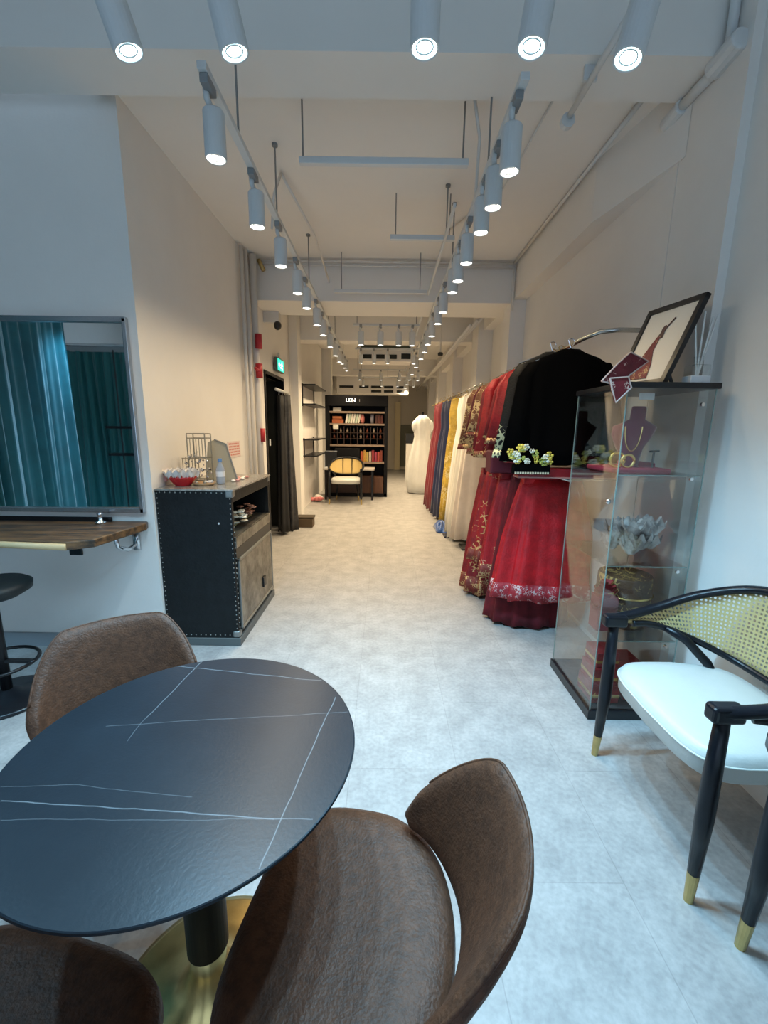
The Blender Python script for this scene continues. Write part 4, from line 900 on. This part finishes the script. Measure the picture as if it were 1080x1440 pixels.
# generic figure: tapering dress and small head, on the camera-facing side
side = 1 if (FM @ Vector((0, 1, 0))).dot(Vector((-1, -1, 0))) > 0 else -1
fg = B(); y_ = side*0.006
fg.prism([(0.13, 0.04), (0.27, 0.04), (0.24, 0.12), (0.20, 0.22), (0.185, 0.25), (0.165, 0.25), (0.17, 0.18), (0.14, 0.11)], min(y_, y_*1.3), max(y_, y_*1.3), 'y')
fbox(fg).build('printed_dress', embroidered('dress_print', (0.18, 0.02, 0.03), (0.45, 0.32, 0.2), 0, 1, 60, 0.45, allover=0.35), pf)
fg = B(); fg.blob((0.165, y_*1.1, 0.285), (0.014, 0.002, 0.02), 10); fg.prism([(0.15, 0.24), (0.19, 0.24), (0.175, 0.275), (0.155, 0.275)], min(y_, y_*1.2), max(y_, y_*1.2), 'y'); fg.prism([(0.15, 0.29), (0.16, 0.29), (0.13, 0.335), (0.122, 0.33)], min(y_, y_*1.2), max(y_, y_*1.2), 'y')
fbox(fg).build('printed_figure', mat('dark_print', (0.06, 0.02, 0.02), 0.5), pf)
B().tube([(0.06, 0.14, 0.16), (0.13, 0.14, 0.0)], 0.008, 8).build('easel_strut', m_black, pf)
rp = thing('embroidered_pouch', 'dark red embroidered ribbon draped over the left edge of the cabinet top', 'ribbon', (1.08, 1.99, 1.64))
m_pouch = embroidered('red_pouch_cloth', (0.20, 0.012, 0.02), (0.7, 0.5, 0.42), 0, 1, 70, 0.35, allover=0.35, metal=0.1)
def pts_at(P, dpt):
    out = []
    for (px, py) in P:
        d = fw*600+rt*(px-540)-up*(py-720); k = dpt/d.y; out.append((d.x*k-1.08, dpt-1.99, EYE+d.z*k-1.64))
    return out
for nm, P, dpt in (('upper_panel', [(846, 536), (868, 512), (887, 495), (912, 508), (885, 528), (880, 545)], 1.97), ('lower_tail', [(858, 532), (884, 530), (888, 545), (866, 566), (861, 548)], 1.90)):
    f_ = pts_at(P, dpt); b_ = [(x, y+0.015, z) for x, y, z in f_]
    B().loft([f_, b_]).build(nm, m_pouch, rp, bevel=0.003)
    B().tube(pts_at(P+[P[0]], dpt-0.004), 0.0035, 6).build('gold_edging', mat('pale_cord', (0.6, 0.45, 0.4), 0.5), rp)
df = thing('reed_diffuser', 'clear square reed diffuser with white reeds on the right of the cabinet top', 'diffuser', (1.395, 2.0, 1.64))
box(-0.042, 0.042, -0.03, 0.03, 0, 0.085).build('jar', m_glass, df, bevel=0.008)
box(-0.044, 0.044, -0.032, 0.032, 0.004, 0.036).build('label_band', mat('label_clean', (0.78, 0.8, 0.82), 0.5), df, bevel=0.004)
B().lathe([(0.022, 0.085), (0.018, 0.09), (0.018, 0.115), (0.02, 0.118)], n=16).build('neck', m_glass, df)
for (x, h_) in ((-0.035, 0.285), (0.005, 0.31), (0.065, 0.30), (0.045, 0.29)): B().tube([(0.0, 0, 0.02), (x, 0.01, h_)], 0.0042, 6).build('reed', mat('white_reed', (0.75, 0.75, 0.72), 0.7), df)

# ------------------------------------------------------------------ clothes rails and garments
m_rod = mat('steel_rod', (0.5, 0.5, 0.48), 0.25, 0.9)
ZR = 1.95
r1 = thing('clothes_rail', 'steel clothes rail bending out of the right wall above the black jacket', 'clothes rail', (1.15, 2.56, ZR))
B().tube([(0.31, -0.02, 0.035), (0.15, -0.02, 0.035), (0.06, 0.0, 0.03), (0.01, 0.10, 0.01), (0, 0.25, 0), (0, 2.1, 0)], 0.013, 10).build('tube', m_rod, r1, smooth=True)
for y in (0.9, 2.05): B().tube([(0, y, 0), (0.31, y, 0.0)], 0.01, 8).build('wall_arm', m_rod, r1)
r2 = thing('clothes_rail', 'lower steel clothes rail carrying the red skirts', 'clothes rail', (1.15, 2.62, 1.13))
B().tube([(0, 0, 0), (0, 1.6, 0)], 0.013, 10).build('tube', m_rod, r2, smooth=True)
for y in (0.05, 1.5): B().tube([(0, y, 0), (0.31, y, 0.0)], 0.01, 8).build('wall_arm', m_rod, r2)
r3 = thing('clothes_rail', 'far steel clothes rail carrying the pale gowns along the right wall', 'clothes rail', (1.12, 5.15, ZR))
B().tube([(0, 0, 0), (0, 3.9, 0)], 0.013, 10).build('tube', m_rod, r3, smooth=True)
for y in (0.3, 3.6): B().tube([(0, y, 0), (0.15, y, 0.0)], 0.01, 8).build('wall_arm', m_rod, r3)

def hanger(x, y, z, label, group, m=None, hw=0.2):
    t = thing('clothes_hanger', label, 'hanger', (x, y, z), 0, group)
    B().tube([(0, 0, -0.03)]+[(0.02*math.sin(a), 0, -0.0+0.02*math.cos(a)) for a in [PI*0.9*k/6 for k in range(-2, 7)]], 0.003, 6).build('hook', m or m_brass, t)
    B().tube([(-hw, 0, -0.11), (0, 0, -0.035), (hw, 0, -0.11)], 0.006, 6).build('bar', m or m_brass, t)
    return t
def jacket(x, y, ztop, length, hw, m, label, group=None, seed=0, trim=None, sleeve=True, flare=1.15, dep=0.034, slen=0.55):
    random.seed(seed)
    t = thing('jacket', label, 'jacket', (x, y, ztop), random.uniform(-0.06, 0.06), group)
    prof = [(0.0, 0.055, 0.5), (-0.02, 0.09, 0.7), (-0.045, hw*0.7, 0.9), (-0.08, hw*0.95, 1), (-0.14, hw, 1.1), (-length*0.5, hw*0.96, 1.2), (-length*0.85, hw*flare*0.95, 1.4), (-length, hw*flare, 1.5)]
    ph = random.uniform(0, 6); N = 56; rings = []
    for z, w_, dd in prof:
        tt = -z/length
        rings.append([(w_*math.copysign(abs(math.cos(a))**0.7, math.cos(a)), dep*dd*math.sin(a)*(1+0.0)+0.018*tt*math.sin(5*a+ph)+0.012*tt*math.sin(9*a+ph), z+(0.012*math.sin(7*a) if tt > 0.99 else 0)) for a in [2*PI*k/N for k in range(N)]])
    B().loft(rings).build('body', m, t, smooth=True)
    if sleeve:
        for s_ in (-1, 1):
            sl = B(); P = [(s_*hw*0.80, 0, -0.075), (s_*(hw*1.0), 0, -0.16), (s_*(hw*1.12), -0.01, -slen*0.6), (s_*(hw*1.22), -0.02, -slen)]
            rg = []
            for i, (px_, py, pz_) in enumerate(P):
                rr = (0.05, 0.062, 0.07, 0.095)[i]
                rg.append([(px_+rr*math.cos(a), py+rr*0.45*math.sin(a)+0.006*math.sin(4*a+ph), pz_) for a in [2*PI*k/20 for k in range(20)]])
            sl.loft(rg); o = sl.build('sleeve', m, t, smooth=True)
            if trim:
                B().loft([[(px_+1.03*rr*math.cos(a), py+1.06*rr*0.45*math.sin(a)+0.006*math.sin(4*a+ph), pz_) for a in [2*PI*k/20 for k in range(20)]] for (px_, py, pz_, rr) in ((s_*(hw*1.20), -0.0185, -slen*0.93, 0.091), (s_*(hw*1.222), -0.02, -slen-0.004, 0.096))]).build('cuff', trim, o, smooth=True)
    if trim:
        B().loft([[(1.012*w_*math.copysign(abs(math.cos(a))**0.7, math.cos(a)), dep*1.08*dd*math.sin(a)+0.018*tt*math.sin(5*a+ph)+0.012*tt*math.sin(9*a+ph), z) for a in [2*PI*k/N for k in range(N)]] for z, w_, dd, tt in ((-length*0.9, hw*flare*0.965, 1.43, 0.9), (-length*0.985, hw*flare*0.995, 1.49, 0.985))]).build('hem_border', trim, t, smooth=True)
    return t
GOLD = (0.62, 0.46, 0.22)
m_velvet_black = embroidered('black_velvet_gold', (0.003, 0.003, 0.003), (0.6, 0.58, 0.36), 0.0, 0.65, 30, 1.05, allover=0.0, metal=0.3, rough=0.85)
m_velvet_plain = mat('black_velvet', (0.002, 0.002, 0.0022), 1.0, spec=0.05)
m_red1 = embroidered('crimson_silk_gold', (0.28, 0.006, 0.015), GOLD, 0.0, 0.55, 30, 0.62, allover=0.10)
m_red2 = embroidered('scarlet_silk_gold', (0.42, 0.008, 0.015), (0.7, 0.45, 0.28), 0.0, 0.5, 36, 0.5, allover=0.15)
m_red3 = embroidered('burgundy_silk_gold', (0.14, 0.004, 0.012), (0.55, 0.36, 0.2), 0.0, 0.6, 30, 0.6, allover=0.15)
m_goldbr = embroidered('gold_brown_silk', (0.26, 0.10, 0.04), (0.62, 0.48, 0.25), 0, 1, 34, 0.7, allover=0.4)
m_trimg = embroidered('gold_border', (0.22, 0.03, 0.02), (0.55, 0.40, 0.2), 0, 1, 48, 0.55, allover=0.55)
m_trimb = embroidered('yellow_flower_border', (0.012, 0.012, 0.012), (0.78, 0.74, 0.42), 0, 1, 45, 0.72, allover=0.72, metal=0.1)
# black jacket nearest
jk = jacket(1.09, 2.66, 1.90, 0.68, 0.235, m_velvet_plain, 'large black velvet jacket hanging nearest on the rail behind the glass cabinet', seed=1, trim=None, slen=0.66, flare=1.12)
jk2 = jacket(1.03, 2.76, 1.90, 0.66, 0.21, m_velvet_black, 'black jacket with yellow embroidered flowers just behind the plain black one', seed=2, trim=m_trimb, slen=0.64, flare=1.3)
hanger(1.09, 2.66, ZR-0.01, 'clear hanger holding the nearest black jacket', None, m_chrome)
hanger(1.02, 2.76, ZR-0.01, 'clear hanger holding the flowered black jacket', None, m_chrome)
seq = [(m_red3, 'burgundy'), (m_red1, 'crimson'), (m_red2, 'scarlet'), (m_red1, 'crimson'), (m_red1, 'crimson'), (m_red2, 'scarlet'), (m_red3, 'burgundy'), (m_red1, 'crimson'), (m_goldbr, 'gold brown'), (m_goldbr, 'gold brown'), (m_red3, 'burgundy'), (m_goldbr, 'gold brown')]
for i, (m, nm) in enumerate(seq):
    y = 2.88+i*0.125+0.02*math.sin(i*3)
    jacket(1.08+0.025*math.sin(i*2.2), y, 1.90-0.02*abs(math.sin(i*1.3)), 0.62+0.05*math.sin(i*1.7), 0.20, m, '%s embroidered jacket, %s behind the flowered black one' % (nm, ordn[i].replace('nearest', 'first')), 'embroidered jackets on the upper rail', seed=i+10, trim=m_trimg if i % 3 != 1 else None, slen=0.60+0.09*math.sin(i*2.9), flare=1.3)
    hanger(1.12, y, ZR-0.01, 'brass hanger of the %s jacket, %s in the upper rail row' % (nm, ordn[i].replace('nearest', 'first')), 'hangers on the upper rail')

def skirt(x, y, zt, zb, wt, wb, dt_, db, folds, m, label, group=None, seed=0, name='skirt', cat='skirt', border=None, lean=0.0, amp=0.10, rz=0, N=110, tier=None):
    random.seed(seed); ph = random.uniform(0, 6); ph2 = random.uniform(0, 6)
    t = thing(name, label, cat, (x, y, zb), rz, group)
    def ringf(t_, ex=1.0, dz=0.0):
        z = lerp(zt-zb, 0, t_)+dz; wx = lerp(wt, wb, t_**0.85)*ex; dd = lerp(dt_, db, t_**0.9)*ex; out = []
        for k in range(N):
            a = 2*PI*k/N; f = 1+amp*min(1, t_*1.6+0.25)*(math.sin(folds*a+ph+0.8*t_)+0.45*math.sin((folds*2+1)*a+ph2))
            out.append((wx*math.cos(a)*f+lean*t_, dd*math.sin(a)*f, z+(0.012*math.sin(folds*a+ph) if t_ > 0.98 else 0)))
        return out
    B().loft([ringf(i/14) for i in range(15)], cap=False).build('body', m, t, smooth=True, solid=0.003)
    box(-wt*1.0, wt*1.0, -dt_*0.8, dt_*0.8, zt-zb-0.03, zt-zb+0.01).build('waistband', m, t, bevel=0.006)
    if border: B().loft([ringf(0.86, 1.012), ringf(0.93, 1.014), ringf(0.995, 1.016)], cap=False).build('hem_border', border, t, smooth=True, solid=0.003)
    return t
m_sk1 = embroidered('bright_red_skirt_silver', (0.58, 0.004, 0.012), (0.55, 0.3, 0.3), 0.0, 0.30, 30, 0.62, allover=-0.1, metal=0.3)
m_lace = embroidered('silver_lace', (0.40, 0.015, 0.03), (0.55, 0.38, 0.38), 0, 1, 60, 0.5, allover=0.5, metal=0.2)
m_sk2 = embroidered('red_skirt_gold', (0.36, 0.008, 0.012), (0.7, 0.45, 0.2), 0.0, 0.8, 24, 0.55, allover=0.2, metal=0.4)
m_tulle = mat('dark_red_tulle', (0.14, 0.004, 0.012), 0.85, col2=(0.07, 0.002, 0.006), vscale=8)
skirt(1.14, 2.90, 1.10, 0.26, 0.20, 0.36, 0.05, 0.13, 9, m_sk1, 'bright red skirt with silver lace hem hanging nearest on the lower rail', seed=3, border=m_lace)
skirt(1.10, 3.08, 1.10, 0.02, 0.17, 0.30, 0.05, 0.20, 11, m_tulle, 'dark red tulle underskirt brushing the floor behind the bright red skirt', seed=5, amp=0.07)
skirt(1.02, 3.20, 1.10, 0.30, 0.15, 0.26, 0.05, 0.11, 8, m_red2, 'scarlet skirt with gold stripes, second on the lower rail', seed=6, border=m_trimg)
skirt(0.98, 3.42, 1.10, 0.36, 0.15, 0.25, 0.05, 0.12, 8, m_sk2, 'red skirt covered in orange gold flowers, third on the lower rail', seed=8, border=m_trimg)
skirt(0.96, 3.62, 1.10, 0.03, 0.13, 0.24, 0.05, 0.20, 10, m_red1, 'long crimson skirt with gold hem reaching the floor, farthest on the lower rail', seed=9, border=m_trimg)
# folded dark red case + accessories between the rails
cs = thing('fabric_case', 'dark burgundy fabric case hooked below the red jackets', 'case', (0.86, 3.15, 1.12))
box(-0.1, 0.14, -0.08, 0.08, 0, 0.16).build('body', mat('burgundy_case', (0.10, 0.006, 0.02), 0.6), cs, bevel=0.015)
rbx = thing('red_tray_box', 'long flat red box spanning behind the glass cabinet under the black jacket', 'box', (1.12, 2.66, 1.14))
box(-0.30, 0.30, -0.05, 0.05, 0, 0.06).build('body', mat('red_tray', (0.28, 0.008, 0.015), 0.4), rbx, bevel=0.006); box(-0.30, 0.30, -0.052, 0.052, 0.0, 0.008).build('trim_line', mat('pale_trim', (0.5, 0.25, 0.22), 0.5), rbx)
clu = thing('embroidered_clutch', 'black clutch with pearl border and yellow gold flowers under the black jackets', 'clutch bag', (0.88, 2.60, 1.165))
box(-0.10, 0.12, -0.03, 0.03, 0, 0.06).build('body', m_velvet_plain, clu, bevel=0.01)
pb = B()
for i in range(14): pb.box(-0.095+i*0.015, -0.085+i*0.015, -0.034, -0.03, 0.004, 0.016)
pb.build('pearl_border', mat('pearl', (0.7, 0.62, 0.45), 0.4), clu)
random.seed(4)
for i in range(26):
    b = B(); cx_ = -0.14+0.25*random.random(); cz_ = 0.07+(0.05+0.10*max(0, 0.5-abs(cx_+0.05)*4))*random.random(); r = random.uniform(0.009, 0.02)
    for q_ in range(6): b.blob((cx_+r*math.cos(q_*1.05), -0.03+random.uniform(-0.01, 0.01), cz_+r*math.sin(q_*1.05)), (r*0.6, 0.006, r*0.5), 6)
    b.blob((cx_, -0.04, cz_), 0.006, 6)
    b.build('flower', mat('flower_%d' % (i % 3), ((0.75, 0.62, 0.1), (0.8, 0.82, 0.7), (0.4, 0.45, 0.1))[i % 3], 0.4), clu, smooth=True)

# pale gowns farther back
m_gown = [mat('ivory_satin', (0.78, 0.74, 0.64), 0.5, var=0.1, sheen=0.3), mat('champagne_satin', (0.72, 0.62, 0.52), 0.5, var=0.12, sheen=0.3), mat('white_tulle', (0.84, 0.84, 0.80), 0.6, var=0.06, sheen=0.4)]
m_yel = embroidered('yellow_silk', (0.66, 0.44, 0.06), (0.75, 0.62, 0.3), 0, 1, 22, 0.5, allover=0.4)
m_navy = mat('navy_satin', (0.012, 0.02, 0.075), 0.4, sheen=0.3); m_blue = mat('royal_blue_satin', (0.015, 0.08, 0.30), 0.35, sheen=0.3)
m_burg = mat('burgundy_satin', (0.22, 0.012, 0.025), 0.45, var=0.2, sheen=0.3)
gowns = [(1.14, 5.15, 0.10, 0.12, 0.24, m_gown[1], 'champagne wedding gown with full skirt, nearest pale gown on the far rail'),
         (1.13, 5.42, 0.04, 0.12, 0.225, m_gown[0], 'ivory wedding gown with full skirt behind the champagne one'), (1.12, 5.72, 0.04, 0.12, 0.21, m_gown[0], 'second ivory wedding gown deeper on the far rail'),
         (1.12, 6.02, 0.05, 0.11, 0.18, m_gown[2], 'white tulle gown before the yellow gown'), (1.07, 6.45, 0.05, 0.10, 0.15, m_yel, 'yellow gold gown on the far rail'),
         (1.03, 6.75, 0.04, 0.10, 0.17, m_navy, 'navy satin gown behind the yellow one'), (1.02, 7.05, 0.04, 0.10, 0.18, m_navy, 'second navy satin gown next to the burgundy gowns'),
         (1.00, 7.45, 0.03, 0.10, 0.18, m_burg, 'burgundy satin gown past the navy gowns'), (1.0, 7.9, 0.03, 0.10, 0.19, m_burg, 'second burgundy gown, farthest on the far rail')]
for i, (x, y, zb, wt, wb, m, l) in enumerate(gowns):
    t = thing('evening_gown', l, 'gown', (x, y, 0), 0, None)
    random.seed(40+i); ph = random.uniform(0, 6); N = 96
    rings = []
    for (z, w_, d_) in ((1.88, wt*0.6, 0.03), (1.84, wt, 0.05), (1.66, wt*1.15, 0.075), (1.45, wt*1.0, 0.07), (1.2, lerp(wt, wb, 0.42), 0.09), (0.8, lerp(wt, wb, 0.72), 0.12), (0.4, lerp(wt, wb, 0.92), 0.14), (zb, wb, 0.16)):
        tt = (1.88-z)/(1.88-zb)
        rings.append([(w_*math.cos(a)*(1+0.13*tt*math.sin(8*a+ph))-0.05*tt, d_*0.8*math.sin(a)*(1+0.13*tt*math.sin(8*a+ph)), z+(0.01*math.sin(8*a) if tt > .99 else 0)) for a in [2*PI*k/N for k in range(N)]])
    B().loft(rings, cap=False).build('gown_body', m, t, smooth=True, solid=0.003)
    for s_ in (-1, 1): B().tube([(s_*0.05, 0, 1.87), (s_*0.03, 0, 1.915)], 0.004, 5).build('strap', m, t)
    hanger(x, y, ZR-0.01, 'brass hanger holding the ' + ' '.join(l.split()[:9]), 'hangers on the far rail', None, 0.15)
def puddle(x, y, w_, d_, m, label, h_=0.07, seed=0, name='gown_train'):
    random.seed(seed); ph = random.uniform(0, 6)
    rings = [[(k*w_*math.cos(a)*(1+0.12*math.sin(5*a+ph)), k*d_*math.sin(a)*(1+0.12*math.sin(5*a+ph)), z*(1+0.35*math.sin(6*a+ph))) for a in [2*PI*j/48 for j in range(48)]] for k, z in ((1.0, 0.006), (0.93, h_*0.4), (0.7, h_*0.8), (0.4, h_), (0.05, h_*1.1))]
    return tag(B().loft(rings).build(name, m, smooth=True, loc=(x, y, 0)), label, 'gown train')
puddle(0.84, 6.02, 0.11, 0.30, m_blue, 'royal blue satin train pooled on the floor below the pale gowns', 0.09, 3)
tag(box(-0.09, 0.09, -0.1, 0.1, 0, 0.03).build('shoe_tray', mat('dark_blue_tray', (0.01, 0.015, 0.04), 0.4), bevel=0.01, loc=(0.90, 5.60, 0.0)), 'flat dark blue tray on the floor before the blue train', 'tray')
tag(box(-0.16, 0.16, -0.12, 0.12, 0, 0.025).build('floor_stand', mat('dark_grey_stand', (0.06, 0.06, 0.06), 0.5), bevel=0.004, loc=(1.1, 5.05, 0.0)), 'flat dark grey stand foot on the floor under the pale gowns', 'stand')
# far white gown on a mannequin and a second one
wg = thing('white_wedding_gown', 'white off-shoulder wedding gown with broad skirt at the far end of the right rail', 'gown', (0.83, 9.6, 0))
N = 72; rings = []
for (z, w_, d_) in ((1.72, 0.07, 0.06), (1.62, 0.17, 0.11), (1.5, 0.20, 0.12), (1.25, 0.17, 0.11), (1.1, 0.2, 0.15), (0.7, 0.29, 0.24), (0.3, 0.34, 0.28), (0.02, 0.30, 0.26)):
    rings.append([(w_*math.cos(a)*(1+0.05*math.sin(9*a)), d_*math.sin(a)*(1+0.05*math.sin(9*a)), z) for a in [2*PI*k/N for k in range(N)]])
B().loft(rings).build('gown_body', m_gown[2], wg, smooth=True)
for s_ in (-1, 1): B().blob((s_*0.17, -0.02, 1.48), (0.07, 0.07, 0.13), 10).build('puff_sleeve', m_gown[2], wg, smooth=True)
B().lathe([(0.03, 1.7), (0.025, 1.78)], n=10).build('hanger_neck', m_blackm, wg)
mb = thing('floor_speaker', 'small black box on a pale pedestal at the end of the aisle', 'pedestal', (0.74, 12.6, 0))
box(-0.12, 0.12, -0.12, 0.12, 0, 1.0).build('pedestal', m_wall, mb); box(-0.13, 0.13, -0.13, 0.13, 1.0, 1.28).build('black_box', m_black, mb)
